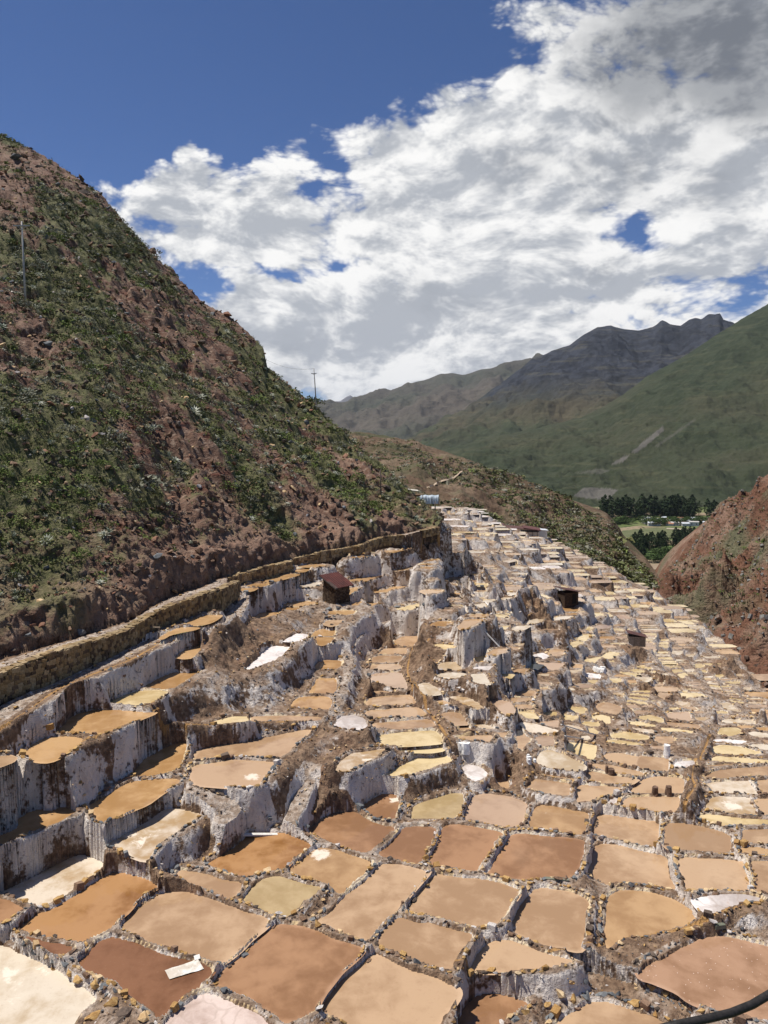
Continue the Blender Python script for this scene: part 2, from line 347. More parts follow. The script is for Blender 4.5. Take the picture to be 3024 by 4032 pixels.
# ---------------------------------------------------------------- pond outlines, levels
# traced outlines: crop key -> origin x, origin y, scale ; colour letter + points
CROPS = {'A':(0,3232,.48222),'B':(740,3232,.48222),'C':(1480,3232,.48222),'D':(2224,3232,.48222),
 'E':(0,2600,.48222),'F':(740,2600,.48222),'G':(1480,2600,.48222),'H':(2224,2600,.48222),
 'I':(500,2150,.36166),'J':(1050,2150,.36166),'K':(1600,2150,.36166),'L':(2150,2150,.36166),'M':(2424,2300,.36166),'N':(1500,1800,.36166)}
PONDS = {
'A':"""s -60,620 0,585 330,420 640,265 740,290 860,345 860,385 760,455 560,600 400,685 300,705 230,690 130,650 0,600
b -90,560 0,630 100,660 210,715 130,770 50,820 -90,870
B 150,880 290,760 440,720 620,600 800,480 900,425 990,418 1130,450 1250,500 1300,545 1240,570 1120,640 1050,740 960,810 930,870 820,930 740,970 670,1000 560,985 400,960 280,930 170,905
d 200,940 350,980 590,1022 600,1070 510,1110 400,1060 300,1000
d 625,1145 720,1080 780,1000 900,940 960,945 1100,990 1200,1030 1420,1110 1600,1135 1755,1215 1655,1340 1650,1370 1560,1400 1450,1500 1330,1610 1270,1610 1260,1560 1130,1480 1000,1400 950,1340 800,1260 700,1220 630,1180
w -160,960 60,1030 160,1080 280,1130 400,1190 500,1220 560,1280 640,1350 700,1370 790,1440 800,1490 690,1550 620,1640 560,1730 500,1830 -200,1830
t 985,860 1050,760 1150,680 1280,600 1400,572 1540,575 1685,620 1865,685 2015,740 2135,765 2215,810 2175,870 2035,980 1975,1050 1875,1130 1820,1165 1730,1150 1630,1120 1535,1100 1450,1080 1390,1040 1300,1020 1220,1000 1160,960 1050,910 985,890""",
'B':"""B 140,355 300,270 440,160 520,88 720,88 790,92 880,130 980,175 1015,205 940,260 850,330 790,390 700,410 600,430 520,455 440,470 380,440 260,410 200,375
t 0,408 150,432 330,482 450,497 440,560 380,620 330,650 290,635 210,605 150,560 60,530 0,505 -60,470 -100,432 -60,400
k 450,640 530,530 620,470 730,445 820,475 950,510 1100,545 1060,590 980,640 900,720 870,755 790,790 750,760 690,770 600,745 520,690 460,665
S 810,405 900,330 990,260 1060,215 1180,230 1320,270 1440,310 1510,340 1500,370 1440,440 1340,520 1280,590 1235,610 1190,560 1160,520 1050,500 960,475 850,440
t 1040,820 1160,750 1240,640 1350,560 1480,460 1555,350 1675,345 1835,380 1975,410 1955,440 1875,530 1795,620 1735,700 1695,760 1640,780 1580,860 1530,900 1460,990 1400,985 1340,960 1280,930 1210,910 1150,870 1080,850
b 200,1330 260,1240 400,1130 520,1000 600,920 720,840 850,845 960,860 1080,900 1200,960 1320,1000 1440,1040 1420,1080 1350,1150 1250,1230 1180,1320 1100,1420 1050,1520 1020,1560 950,1600 850,1640 750,1650 740,1600 680,1570 590,1520 480,1440 380,1410 280,1380 210,1350
m -150,1600 0,1480 100,1412 180,1402 260,1430 350,1480 430,1510 540,1560 600,1610 660,1659 780,1760 600,1830 -200,1830 -200,1659
t 1100,1480 1200,1350 1330,1230 1420,1170 1500,1085 1560,1090 1640,1130 1785,1200 1935,1245 2075,1290 2185,1350 2220,1400 2205,1450 2155,1520 2095,1610 2050,1700 1700,1800 1400,1740 1280,1640 1130,1590 1085,1550""",
'C':"""b 10,262 110,195 180,108 215,55 330,42 485,52 490,110 460,180 420,250 370,340 340,372 280,352 150,322 60,298
b 420,360 460,260 510,160 540,55 570,28 700,28 860,55 1010,85 1040,110 1010,145 950,230 890,300 840,380 825,420 700,402 560,382
b 905,440 965,330 1025,215 1095,125 1150,102 1300,112 1500,128 1640,142 1712,160 1708,230 1690,310 1650,400 1600,460 1560,478 1400,470 1300,488 1180,488 1060,462 960,448
t 232,740 305,640 385,540 445,460 495,428 560,440 700,460 850,465 960,490 1060,520 1140,545 1175,562 1160,620 1105,680 1055,760 1005,840 960,860 860,865 790,880 700,858 600,818 500,788 400,772 300,755
t 1110,870 1120,800 1160,700 1240,620 1290,550 1370,540 1480,560 1600,585 1700,620 1733,650 1735,690 1715,760 1712,840 1705,920 1700,1000 1680,1058 1630,1062 1540,1040 1420,1030 1330,1010 1240,970 1160,930
t 20,1028 20,960 60,895 120,828 190,778 280,805 350,835 450,835 560,865 680,893 790,915 800,930 770,990 700,1070 650,1150 628,1220 540,1222 430,1190 330,1150 240,1100 180,1080 100,1058
t 735,1240 785,1150 833,1065 905,993 1000,968 1100,973 1200,1012 1320,1062 1450,1092 1640,1140 1600,1160 1540,1188 1400,1210 1200,1228 1050,1242 900,1238 800,1243
b 620,1690 680,1590 740,1480 830,1412 950,1397 1080,1422 1200,1462 1260,1500 1160,1560 1050,1620 1020,1690 900,1760 700,1760""",
'D':"""S 335,1060 322,950 325,840 340,700 355,620 420,572 520,560 640,575 760,592 860,632 960,680 1060,740 1090,790 1000,858 900,888 780,908 640,948 500,958 420,998 380,1038
t 175,440 215,330 232,205 300,183 420,193 520,213 640,247 760,268 840,297 845,370 855,450 895,520 930,572 850,567 760,542 640,522 520,515 420,520 330,525 250,490
t 968,570 955,480 932,380 922,305 1000,293 1200,303 1400,323 1465,323 1478,380 1505,470 1515,550 1495,592 1350,578 1200,573 1050,573
t 1560,590 1548,500 1510,380 1502,325 1659,325 1820,330 1820,605 1659,600
r 590,1240 660,1172 800,1122 950,1032 1080,972 1200,937 1350,947 1500,982 1659,1022 1920,1100 1920,1680 1659,1640 1300,1598 1150,1530 1020,1480 920,1400 800,1350 700,1310 620,1290
t 0,1590 80,1542 180,1482 300,1462 430,1492 560,1542 700,1592 800,1642 860,1680 950,1780 0,1830 -100,1740 -60,1640
c 1040,640 1150,612 1350,592 1500,602 1640,640 1600,665 1480,675 1350,718 1240,758 1150,760 1090,720""",
'E':"""t -80,785 60,780 118,800 90,830 0,865 -80,885
o 205,775 225,710 340,637 500,622 640,627 685,642 640,690 590,740 500,790 410,830 330,830 250,812
o 430,600 520,540 560,480 640,430 780,402 1000,407 1240,422 1270,432 1150,480 1000,540 900,588 830,606 680,602
y 890,345 1000,290 1130,247 1370,252 1330,290 1250,340 1190,375 1050,365 970,355
o 1160,225 1290,150 1430,95 1640,90 1560,140 1480,185 1400,235 1290,235
o 1095,930 1130,860 1180,800 1300,740 1400,690 1490,667 1525,682 1500,760 1470,850 1400,920 1270,942 1150,956
o 720,1190 850,1110 950,1050 1080,982 1250,968 1400,958 1490,978 1380,1050 1280,1120 1200,1180 1050,1240 920,1300 830,1335 790,1310 750,1240
o -80,1380 0,1345 130,1300 250,1230 380,1182 500,1187 600,1212 640,1240 540,1300 380,1360 200,1440 60,1500 -80,1560
s 850,1500 1000,1430 1150,1340 1240,1270 1350,1207 1450,1207 1620,1240 1650,1260 1500,1370 1400,1430 1310,1500 1250,1560 1200,1640 1150,1630 1050,1590 940,1530""",
'F':"""t 40,780 60,735 200,705 380,680 600,637 800,597 960,562 1010,567 960,620 890,680 820,750 735,800 600,795 480,783 350,783 200,815 50,818
t 25,940 45,855 200,838 350,813 500,818 700,828 715,838 680,890 620,960 570,1030 350,1040 200,1030 80,1020 20,975
y 150,515 250,490 370,457 480,457 495,485 470,505 380,510 250,525
t 520,512 515,457 700,452 900,452 1090,462 1080,497 900,497 700,502
o 850,380 870,330 930,297 1060,293 1165,303 1170,350 1150,408 1050,400 930,395
o 990,272 1030,200 1060,152 1205,147 1213,200 1193,272 1100,276
o 1035,70 1050,30 1080,5 1240,0 1250,50 1200,70
c 1185,540 1232,462 1350,442 1440,472 1475,542 1400,578 1300,568
s 1200,895 1260,812 1340,762 1450,747 1590,722 1630,727 1560,780 1450,830 1370,880 1300,918 1230,918
b 975,1395 1050,1322 1130,1277 1290,1224 1400,1244 1480,1312 1600,1348 1680,1358 1705,1378 1645,1430 1555,1510 1470,1572 1440,1587 1340,1558 1220,1508 1120,1468 1040,1428
b 1400,1195 1500,1130 1600,1082 1700,1087 1722,1120 1722,1190 1697,1260 1678,1297 1620,1297 1540,1287 1480,1250""",
'G':"""y 70,935 160,880 250,840 330,792 450,758 560,772 620,802 600,830 500,870 400,900 280,940 160,950
y 170,737 300,718 450,703 545,703 543,738 440,753 330,750 220,758
y 0,655 10,612 150,597 300,582 480,572 530,620 548,675 400,690 250,697 100,702 40,680
t -25,558 -20,508 150,498 300,488 440,478 480,510 495,550 350,560 150,567
t -100,448 -70,408 100,398 300,384 360,387 410,430 415,450 250,460 0,475
t -85,358 -50,312 0,298 200,284 285,284 320,330 335,360 200,366 0,380
t -30,250 80,252 170,260 100,272 -20,280
w 345,195 430,190 490,220 530,260 520,280 420,290 370,250
s 590,300 640,292 750,307 830,342 880,388 830,398 700,360
t 440,322 520,312 620,350 630,368 560,360
t 520,440 620,422 690,432 750,510 750,528 640,530
p 920,327 1020,322 1090,342 1130,400 1120,440 1050,438 990,390
t 660,635 750,617 955,612 945,650 930,678 850,660 720,650
t 660,548 750,543 775,570 700,568
s 790,530 880,512 940,540 975,568 860,568
t 800,592 1075,587 1050,623 1020,637 990,605 900,602
t 1135,557 1190,562 1215,610 1260,640 1225,690 1195,738 1160,720 1150,620
s 1140,518 1200,502 1300,522 1400,550 1485,570 1475,602 1300,602 1230,578 1190,545
p 1290,492 1380,500 1490,488 1490,550 1400,540 1300,512
w 1300,840 1340,747 1420,727 1543,772 1660,832 1715,880 1640,908 1540,898 1400,878
p 1305,625 1450,617 1455,680 1435,708 1345,700 1305,650
t 965,967 1060,967 1085,1010 1085,1070 1000,1030
c 700,870 760,850 850,870 920,920 870,970 800,990 740,940
k 285,1270 300,1192 450,1132 600,1082 730,1082 715,1160 685,1230 655,1290 500,1308 300,1303
p 705,1310 745,1200 785,1100 900,1087 1060,1102 1245,1162 1225,1240 1185,1368 1080,1373 900,1343 790,1313
S 1230,1372 1258,1280 1315,1178 1450,1187 1600,1217 1750,1242 1735,1320 1695,1428 1600,1428 1450,1400 1330,1385
t 1220,1040 1290,967 1400,977 1595,1002 1585,1108 1540,1112 1400,1088 1290,1068
t 1290,925 1400,930 1560,958 1640,968 1600,983 1400,950
t 1090,315 1110,303 1270,308 1260,342 1130,347
t 1140,378 1150,358 1270,363 1280,402 1160,398
y 1170,432 1180,418 1290,423 1330,478 1230,468
y 1370,450 1370,422 1470,422 1480,460 1420,463""",
'H':"""t 205,1428 225,1340 260,1245 400,1263 600,1293 773,1318 773,1420 758,1528 640,1523 480,1478 330,1443
t 802,1528 807,1420 822,1323 1000,1328 1200,1373 1365,1423 1365,1520 1325,1588 1150,1568 950,1558
t 1435,1382 1659,1378 1820,1382 1820,1510 1560,1495 1440,1500
S 1440,1525 1560,1525 1820,1570 1820,1605 1445,1590
t 85,1158 90,1080 102,1013 300,1022 470,1042 400,1088 280,1118 200,1168
t 150,920 200,902 330,932 600,970 540,1008 430,1018 280,1008 190,978
t 215,868 230,842 400,862 600,902 700,940 600,948 420,933 300,898
t 320,762 480,762 628,793 588,860 560,878 430,853 320,820
t 10,740 20,672 150,682 265,702 245,770 235,828 130,788
t 595,880 612,802 640,783 850,802 848,860 828,908 730,903
t 522,1090 552,1022 642,962 750,942 975,962 980,1030 955,1092 750,1097
t 445,1200 502,1122 700,1112 945,1112 945,1180 905,1248 750,1237 560,1212
c 365,1120 450,1112 430,1185 345,1168
s 1135,1200 1205,1112 1508,1117 1545,1190 1592,1273 1400,1262 1220,1238
t 1533,1122 1820,1132 1820,1290 1608,1273
y 1085,1270 1180,1252 1400,1282 1659,1302 1820,1332 1659,1340 1500,1350 1330,1360 1220,1338 1100,1298
s 1135,1000 1250,992 1500,978 1537,1030 1585,1098 1400,1093 1220,1088
t 1545,977 1820,962 1820,1108 1620,1098
t 1115,958 1250,902 1400,882 1659,867 1820,862 1820,938 1500,948 1300,968
y 1185,828 1225,782 1400,792 1659,817 1820,822 1820,850 1500,848 1300,838
y 1193,768 1215,702 1300,692 1450,712 1610,750 1500,778 1380,778
t 1125,865 1300,847 1450,857 1300,868
c 1175,652 1280,642 1450,652 1505,665 1400,688 1250,670
t 1252,600 1262,552 1400,552 1445,575 1378,628 1300,623
w 1485,600 1550,582 1659,602 1820,625 1820,650 1600,640
w 1485,700 1560,682 1820,705 1820,750 1600,738
t 1285,523 1292,482 1400,482 1555,492 1540,528
t 1252,465 1245,447 1500,452 1545,475
c 870,878 900,827 1045,817 1065,858 980,888
p 700,695 800,702 875,712 845,738 700,728
t 725,622 875,622 895,640 865,688 790,688 728,665
y 782,558 800,547 1058,577 1030,598 820,578
t 832,503 1095,527 1105,553 1060,562 830,537
p 832,432 1005,417 1035,480 1050,498 940,493 835,473
t 1062,467 1155,462 1145,498 1075,498
y 605,460 700,447 798,477 803,508 700,498 615,488
y 485,502 620,502 745,532 735,552 560,538
s 505,547 735,567 715,608 585,578
y 372,620 422,592 560,592 695,622 665,662 520,653 385,638
y 340,678 345,648 500,662 635,682 650,708 500,698
t 255,400 282,352 350,347 465,382 435,438 400,448 300,428
y 218,460 300,447 367,462 365,518 300,498 233,488
y 125,520 180,497 285,512 275,548 180,543
t 182,570 230,552 267,580 275,618 200,598
y 0,437 125,457 60,497 0,488
y 12,390 60,382 157,392 155,438 80,418
t 0,522 120,542 165,580 60,560 0,548
w 132,620 190,617 217,640 187,668 142,650
t 740,290 780,267 865,272 835,310 810,328
w 1282,350 1340,347 1418,410 1418,428 1310,408
t 388,270 450,267 475,290 465,308
s 902,335 1015,342 1015,383 940,378""",
'I':"""o 510,1210 600,1150 700,1092 805,1082 790,1130 700,1218 620,1228
o 620,850 700,800 820,762 930,752 1040,752 980,800 900,840 800,863 700,868
o 360,1000 450,940 550,892 650,885 800,890 720,920 600,940 480,970 420,1008 370,1018
o 1240,462 1380,457 1420,462 1360,490 1250,500
o 1300,438 1380,408 1565,412 1500,438 1360,447
o 1450,393 1600,340 1700,322 1760,332 1640,388 1540,398
o 1330,768 1380,732 1500,727 1640,717 1640,740 1540,778 1450,798
C 1290,1325 1420,1230 1500,1150 1570,1092 1790,1092 1720,1160 1620,1230 1520,1280 1350,1350""",
'J':"""C 180,1040 300,962 450,962 390,1040 260,1043
o 505,978 520,932 600,907 740,907 720,960 710,980 600,980 540,985
o 545,1010 565,995 720,998 700,1040 610,1083 560,1070
o 530,1340 580,1272 650,1247 800,1252 800,1310 760,1338 640,1347
o 640,755 700,702 958,702 938,735 840,753
t 628,858 643,812 828,808 770,860 700,876
s 300,475 350,432 480,397 600,397 550,430 460,458
o 165,655 210,620 350,602 540,607 500,635 400,655
o 172,690 165,668 400,668 320,698
o 850,510 850,467 950,452 1015,457 920,508 880,538
o 885,650 925,622 1038,597 980,658
t 785,638 870,602 915,602 880,630
o 1080,620 1112,602 1248,602 1200,630 1150,662 1112,658
y 1412,685 1520,657 1640,628 1715,637 1695,650 1600,680 1520,703
o 900,370 1050,342 1200,322 1300,322 1200,350 1080,380 930,388
o 1172,500 1300,470 1400,442 1558,432 1480,460 1350,488 1200,508
o 1372,263 1430,242 1550,227 1618,232 1480,263
o 0,395 0,362 100,322 200,307 370,307 280,340 150,370 60,393 20,428
o 292,288 322,257 480,252 400,283
o 332,230 400,207 648,202 560,238
o 512,190 700,162 858,152 700,185 560,193
o 882,140 960,112 1200,102 1050,125
o 1292,70 1285,47 1500,42 1380,68
t 1372,1070 1422,1012 1500,982 1650,978 1640,1040 1600,1098 1480,1098
t 1205,1183 1292,1122 1400,1112 1528,1112 1498,1183 1350,1186
t 1143,1278 1173,1202 1300,1198 1478,1198 1450,1268 1300,1276
t 1137,1350 1135,1293 1300,1292 1438,1288 1467,1340 1350,1353 1250,1356
p 1148,1480 1143,1402 1200,1387 1450,1378 1500,1450 1532,1555 1400,1542 1250,1500""",
'K':"""o 248,860 300,837 370,822 518,832 460,860 400,878 280,883
o 650,768 760,747 908,747 850,785 720,785
o 570,880 640,802 838,798 760,850 650,900 590,912
w 1262,850 1320,812 1400,797 1528,802 1420,840 1350,858
w 1142,910 1200,872 1358,867 1280,908 1210,928
y 302,1075 360,1067 500,1082 552,1095 520,1118 420,1118 340,1100
t 742,1215 830,1192 878,1192 830,1268 772,1278
t 872,1178 960,1122 1108,1117 1060,1160 960,1188
t 1112,1092 1228,1102 1182,1138
t 1152,1070 1182,1057 1278,1062 1230,1093
t 337,1350 372,1282 460,1262 548,1262 597,1320 607,1350 450,1362
w 322,1395 480,1383 638,1388 600,1430 500,1453 370,1428
C 712,1340 762,1312 948,1303 880,1368
w 707,1400 848,1392 878,1450 915,1508 820,1508 742,1488
y 1022,1387 1178,1397 1130,1443 1060,1420
t 1142,1375 1222,1337 1338,1347 1280,1378 1200,1403
t 1272,1330 1350,1283 1478,1292 1485,1315 1400,1358
p 1392,1288 1392,1267 1659,1277 1720,1282 1640,1350 1570,1362 1500,1308
t 1082,1618 1112,1592 1250,1582 1405,1577 1388,1638 1200,1648
w 1002,580 1060,557 1198,552 1150,580 1070,598
w 822,610 880,587 985,592 900,623
w 722,640 850,622 895,668 800,678
o 152,500 182,477 388,477 350,510 230,528
w 192,380 260,367 328,367 290,383
o 472,520 500,507 598,512 560,538
o 412,370 480,337 618,337 560,378 440,383
y 622,330 700,297 838,297 780,315 700,333
o 132,215 182,192 298,192 260,213
o 142,250 200,227 298,232 250,253
o 222,160 300,143 340,148 280,168
y 482,75 638,66 560,84
t 912,302 960,290 1008,302 950,318
t 1112,300 1200,287 1318,297 1230,308
t 1122,360 1182,347 1278,352 1230,378
w 1122,217 1200,207 1328,240 1220,243
t 1062,160 1150,147 1198,165 1100,183
t 1532,1170 1620,1122 1700,1132 1700,1190 1600,1203
c 1372,1190 1480,1167 1558,1200 1500,1228 1420,1218""",
'L':"""o 17,1160 90,1127 218,1142 160,1178 80,1208
y 322,1030 400,962 528,967 460,1010 420,1033
y 252,1062 312,1040 408,1047 330,1098 282,1118
y 402,1258 440,1232 592,1204 585,1225 500,1273
y 607,1210 680,1157 818,1162 740,1208 660,1238
o 252,1300 300,1287 388,1292 378,1330 300,1338
w 257,1352 378,1347 302,1393
c 422,1420 450,1382 598,1402 568,1448 480,1448
y 432,1462 558,1462 520,1498
y 692,1450 800,1447 818,1470 742,1498
o 722,1410 820,1402 928,1422 880,1438 760,1430
y 812,1390 870,1372 1008,1397 988,1428 900,1413
y 912,1350 1000,1342 1068,1362 1048,1398 960,1378
t 972,1330 1050,1312 1148,1322 1118,1350
t 292,1520 332,1507 518,1512 470,1543 350,1543
w 62,810 160,767 288,767 200,798 100,828
y 432,910 470,882 518,892 480,908
t 522,880 580,862 678,867 688,888 600,898
y 732,900 820,902 848,928 742,928
t 742,940 838,947 800,973
t 1002,1070 1060,1067 1118,1110 1108,1133 1050,1108""",
'M':"""w 602,730 728,727 700,768 620,768
w 752,770 858,762 828,790 770,793
w 852,830 948,812 938,840 880,843
w 902,782 1128,787 1098,808 960,808
y 872,870 938,872 958,918 892,918
y 1087,990 1158,982 1168,1000 1120,1023
y 1202,1060 1338,1057 1348,1083 1200,1083
w 1142,1082 1338,1102 1328,1120 1200,1105
w 1392,1122 1458,1122 1468,1158 1400,1148
w 1312,972 1368,982 1388,1008 1330,998""",
}
# quads split in rows: crop, colour, TL, TR, BR, BL, n
STRIPS = [('L','t',1010,855,1170,865,1260,930,1080,940,4),('L','t',1080,947,1190,952,1150,1040,1065,1040,4),
('L','p',1070,1047,1150,1052,1200,1140,1140,1140,4),('L','t',1190,1150,1310,1150,1370,1240,1240,1240,3),
('L','y',1242,1250,1380,1250,1450,1330,1340,1330,4),('M','y',610,932,700,932,790,1000,740,1035,2),
('M','w',752,930,830,930,890,990,810,1000,2),('M','t',962,1010,1040,1000,1180,1210,1080,1180,6),
('M','t',1142,1110,1240,1110,1400,1310,1270,1290,7),('M','t',1442,1250,1620,1250,1640,1350,1460,1350,3),
('M','y',500,600,570,600,555,700,470,700,3),('M','p',760,1060,905,1060,945,1148,785,1130,3),
('M','y',190,1157,375,1157,315,1330,115,1290,4)]
# level control: display px (1659 wide), metres below the camera
HCTL = [(100,2150,9.3),(600,2000,10),(1500,2120,9.7),(830,2150,9.9),(1160,1850,10.6),(1500,1850,11.2),(1500,1700,12.3),
(850,1600,10.6),(650,1640,9.6),(150,1750,9.0),(250,1570,7.9),(100,1480,6.3),(500,1260,7.2),(420,1350,7.2),(700,1300,9.8),
(900,1150,10),(1000,1105,11.0),(980,1280,10.6),(1030,1240,10.8),(1000,1190,12.4),(1100,1300,12.4),(1150,1400,12.6),(1100,1500,11.8),(1200,1265,15.8),(1400,1500,17.6),(1600,1520,20),(1150,1160,17),
(1420,1290,22),(1300,1400,17.5),(1300,1600,13.2),(1600,1650,14.2),(1560,1400,24.5),(1250,1750,11.2),(1000,1750,10.4),(900,1400,10.5),(1659,2212,9.6),(0,2212,9.0),(0,1600,8.0),(1659,1800,11.6)]

def hctl():
    P=np.array([(a*W/1659,b*W/1659) for a,b,_ in HCTL])/1000; h=np.log([c for *_,c in HCTL])
    D=np.linalg.norm(P[:,None]-P[None],axis=2); K=np.where(D>0,D**2*np.log(D+1e-9),0)+np.eye(len(P))*0.02
    A=np.block([[K,np.c_[np.ones(len(P)),P]],[np.c_[np.ones(len(P)),P].T,np.zeros((3,3))]])
    return P,np.linalg.solve(A,np.r_[h,0,0,0])
PC,WC=hctl()
def hbase(px,py):
    q=np.c_[np.ravel(px),np.ravel(py)]/1000.
    D=np.linalg.norm(q[:,None]-PC[None],axis=2); K=np.where(D>0,D**2*np.log(D+1e-9),0)
    return np.exp(K@WC[:len(PC)]+WC[len(PC)]+q@WC[len(PC)+1:])
def load():
    out=[]
    for k,txt in PONDS.items():
        ox,oy,s=CROPS[k]
        for ln in txt.split('\n'):
            c,*pts=ln.split(); a=np.array([list(map(float,p.split(','))) for p in pts])
            out.append([k,c,a*s+[ox,oy]])
    for k,c,*q,n in STRIPS:
        ox,oy,s=CROPS[k]; a=np.array(q,float).reshape(4,2)*s+[ox,oy]
        for i in range(n):
            t0=i/n; t1=(i+1-.22)/n
            L=lambda t:a[0]+(a[3]-a[0])*t; R=lambda t:a[1]+(a[2]-a[1])*t
            out.append([k,c,np.array([L(t0),R(t0),R(t1),L(t1)])])
    return out
def inpoly(x,y,P):
    r=np.zeros(np.shape(x),bool); n=len(P)
    for i in range(n):
        x0,y0=P[i]; x1,y1=P[(i+1)%n]
        if y0==y1: continue
        c=((y0>y)!=(y1>y))&(x<(x1-x0)*(y-y0)/(y1-y0)+x0); r^=c
    return r
def levels(ponds,step=6):
    gx=np.arange(-120,W+120,step); gy=np.arange(1980,H+260,step)
    ID=-np.ones((len(gy),len(gx)),int); X,Y=np.meshgrid(gx,gy)
    ov=[]
    for i,(k,c,P) in enumerate(ponds):
        x0,y0=P.min(0);x1,y1=P.max(0)
        si=slice(*np.searchsorted(gy,[y0,y1+1])); sj=slice(*np.searchsorted(gx,[x0,x1+1]))
        m=inpoly(X[si,sj],Y[si,sj],P)
        sub=ID[si,sj]
        for o in np.unique(sub[m]):
            if o>=0: ov.append((o,i,int((sub[m]==o).sum())))
        sub[m]=i
    n=len(ponds); cen=np.array([P.mean(0) for *_,P in ponds]); hb=hbase(cen[:,0],cen[:,1])
    pairs={}
    for j in range(len(gx)):
        col=ID[::-1,j]; ys=gy[::-1]
        prev=None
        ch=np.flatnonzero(np.diff(col))+1; st=np.r_[0,ch]; en=np.r_[ch,len(col)]
        for s,e in zip(st,en):
            i=col[s]
            if i<0: continue
            if prev is not None and prev[0]!=i:
                pairs.setdefault((prev[0],i),[]).append((prev[1]-step/2,ys[s]+step/2,gx[j]))
            prev=(i,ys[e-1])
    rows=[];rhs=[];info=[]
    for (a,b),L in pairs.items():
        L=np.array(L); g=np.median(L[:,0]-L[:,1])
        if g>175 or len(L)<2: continue
        _,ta=ray(L[:,2],L[:,0]); _,tb=ray(L[:,2],L[:,1])
        da=hb[a]/ta; rho=np.minimum(.32,.12+.012*da)
        v=np.median(np.log((da+rho)/da*tb/ta))
        w=min(len(L),12)/12
        if cen[b,1]<3000 and hb[b]>12.5: w*=.06
        if cen[b,0]>1740 and cen[b,1]<2420: w*=.06
        if 'x' in ponds[a][1] or 'x' in ponds[b][1]: w=0
        rows.append((b,a,w)); rhs.append(v); info.append((a,b,g,len(L)))
    A=np.zeros((len(rows)+n,n)); r=np.zeros(len(rows)+n)
    for i,((b,a,w),v) in enumerate(zip(rows,rhs)): A[i,b]=w; A[i,a]=-w; r[i]=w*v
    for i in range(n): A[len(rows)+i,i]=.12; r[len(rows)+i]=.12*math.log(hb[i])
    s=np.linalg.lstsq(A,r,rcond=None)[0]
    return np.exp(s),hb,info,ov

PL=load(); HL,_,_,_=levels(PL)
HL[46]=10.2; HL[141]=9.0; HL[142]=8.8; print('K',[(i,round(float(HL[i]),1)) for i in range(170,206)]); HL[27]=HL[23]+.02; HL[28]=HL[23]+.33; HL[22]=HL[21]+.42
for q_ in PL:      # small far outlines were drawn a touch tight
    c_=q_[2].mean(0); d_=np.linalg.norm(q_[2]-c_,axis=1,keepdims=True)
    if c_[1]<3080: q_[2]=q_[2]+(q_[2]-c_)/d_*[1.0,.55]*(5.0 if c_[1]<2800 else 3.0)
def chaikin(P,k=1,f=.78):
    for _ in range(k):
        Q=np.roll(P,-1,0); P=np.stack([P*f+Q*(1-f),P*(1-f)+Q*f],1).reshape(-1,2)
    return P
def plan(P,h):
    a,t=ray(P[:,0],P[:,1]); d=h/t; return np.c_[a*d,d]
def area(P):
    x,y=P.T; return .5*float(np.sum(x*np.roll(y,-1)-y*np.roll(x,-1)))
ponds=[]
for (k,c,P),h in zip(PL,HL):
    if k in 'KLMH' and c=='t' and P[:,1].mean()<2960: c=rnd.choice('tyywsp')
    Q=plan(P,h); Q=chaikin(Q,1,.78 if len(P)>8 else .86)
    if area(Q)<0: Q=Q[::-1]
    ponds.append(dict(c=c,img=P.mean(0),P=Q,z=CAMZ-h,h=h,cen=Q.mean(0),far=False,w=min(.32,.12+.012*Q[:,1].mean())/2+.04,area=area(Q)))
# refit of the level field in plan: control points and the traced ponds
def tps_fit(P,v,lam=.02):
    P=np.asarray(P); D=np.linalg.norm(P[:,None]-P[None],axis=2); K=np.where(D>0,D**2*np.log(D+1e-9),0)+np.eye(len(P))*lam
    A=np.block([[K,np.c_[np.ones(len(P)),P]],[np.c_[np.ones(len(P)),P].T,np.zeros((3,3))]])
    return P,np.linalg.solve(A,np.r_[v,0,0,0])
def tps_eval(f,q):
    PC_,w_=f; out=np.empty(len(q))
    for i in range(0,len(q),40000):
        s=q[i:i+40000]; D=np.linalg.norm(s[:,None]-PC_[None],axis=2); K=np.where(D>0,D**2*np.log(D+1e-9),0)
        out[i:i+40000]=K@w_[:len(PC_)]+w_[len(PC_)]+s@w_[len(PC_)+1:]
    return out
ctl=[(p['img'][0],p['img'][1],p['h']) for p in ponds[::2] if p['area']>.3]+[(a*K8,b*K8,h) for a,b,h in HCTL if b<1330]
ctl=np.array(ctl); a_,t_=ray(ctl[:,0],ctl[:,1]); d_=ctl[:,2]/t_
ZF=tps_fit(np.c_[a_*d_,d_]/20.,CAMZ-ctl[:,2],.15)
IF=tps_fit(ctl[:,:2]/1000.,np.log(ctl[:,2]),.01)
def himg(px,py): return np.exp(tps_eval(IF,np.c_[np.ravel(px),np.ravel(py)]/1000.))
def zplan(x,y):
    x=np.asarray(x,float); sh=x.shape; return tps_eval(ZF,np.c_[x.ravel(),np.ravel(y)]/20.).reshape(sh)
# mine's far edge (photo px)
EDGE=np.array([(1500,2010),(1700,1998),(1780,1998),(1890,2006),(1925,2050),(1950,2085),(2050,2095),(2140,2112),(2300,2185),(2410,2240),(2480,2290),(2590,2340),(2640,2372),(2700,2412),(2780,2470),(2850,2540),(2950,2618),(3024,2680),(3250,2860),(3500,3000)],float)
eh=himg(EDGE[:,0],EDGE[:,1]); ea,et=ray(EDGE[:,0],EDGE[:,1]); EA=ea; ED=np.clip(eh/et,40,165)
for i in range(2): ED[1:-1]=(ED[:-2]+2*ED[1:-1]+ED[2:])/4
EZ=CAMZ-ED*et
print('edge',[(int(p[0]),round(float(d),1),round(float(z),1)) for p,d,z in zip(EDGE,ED,EZ)])
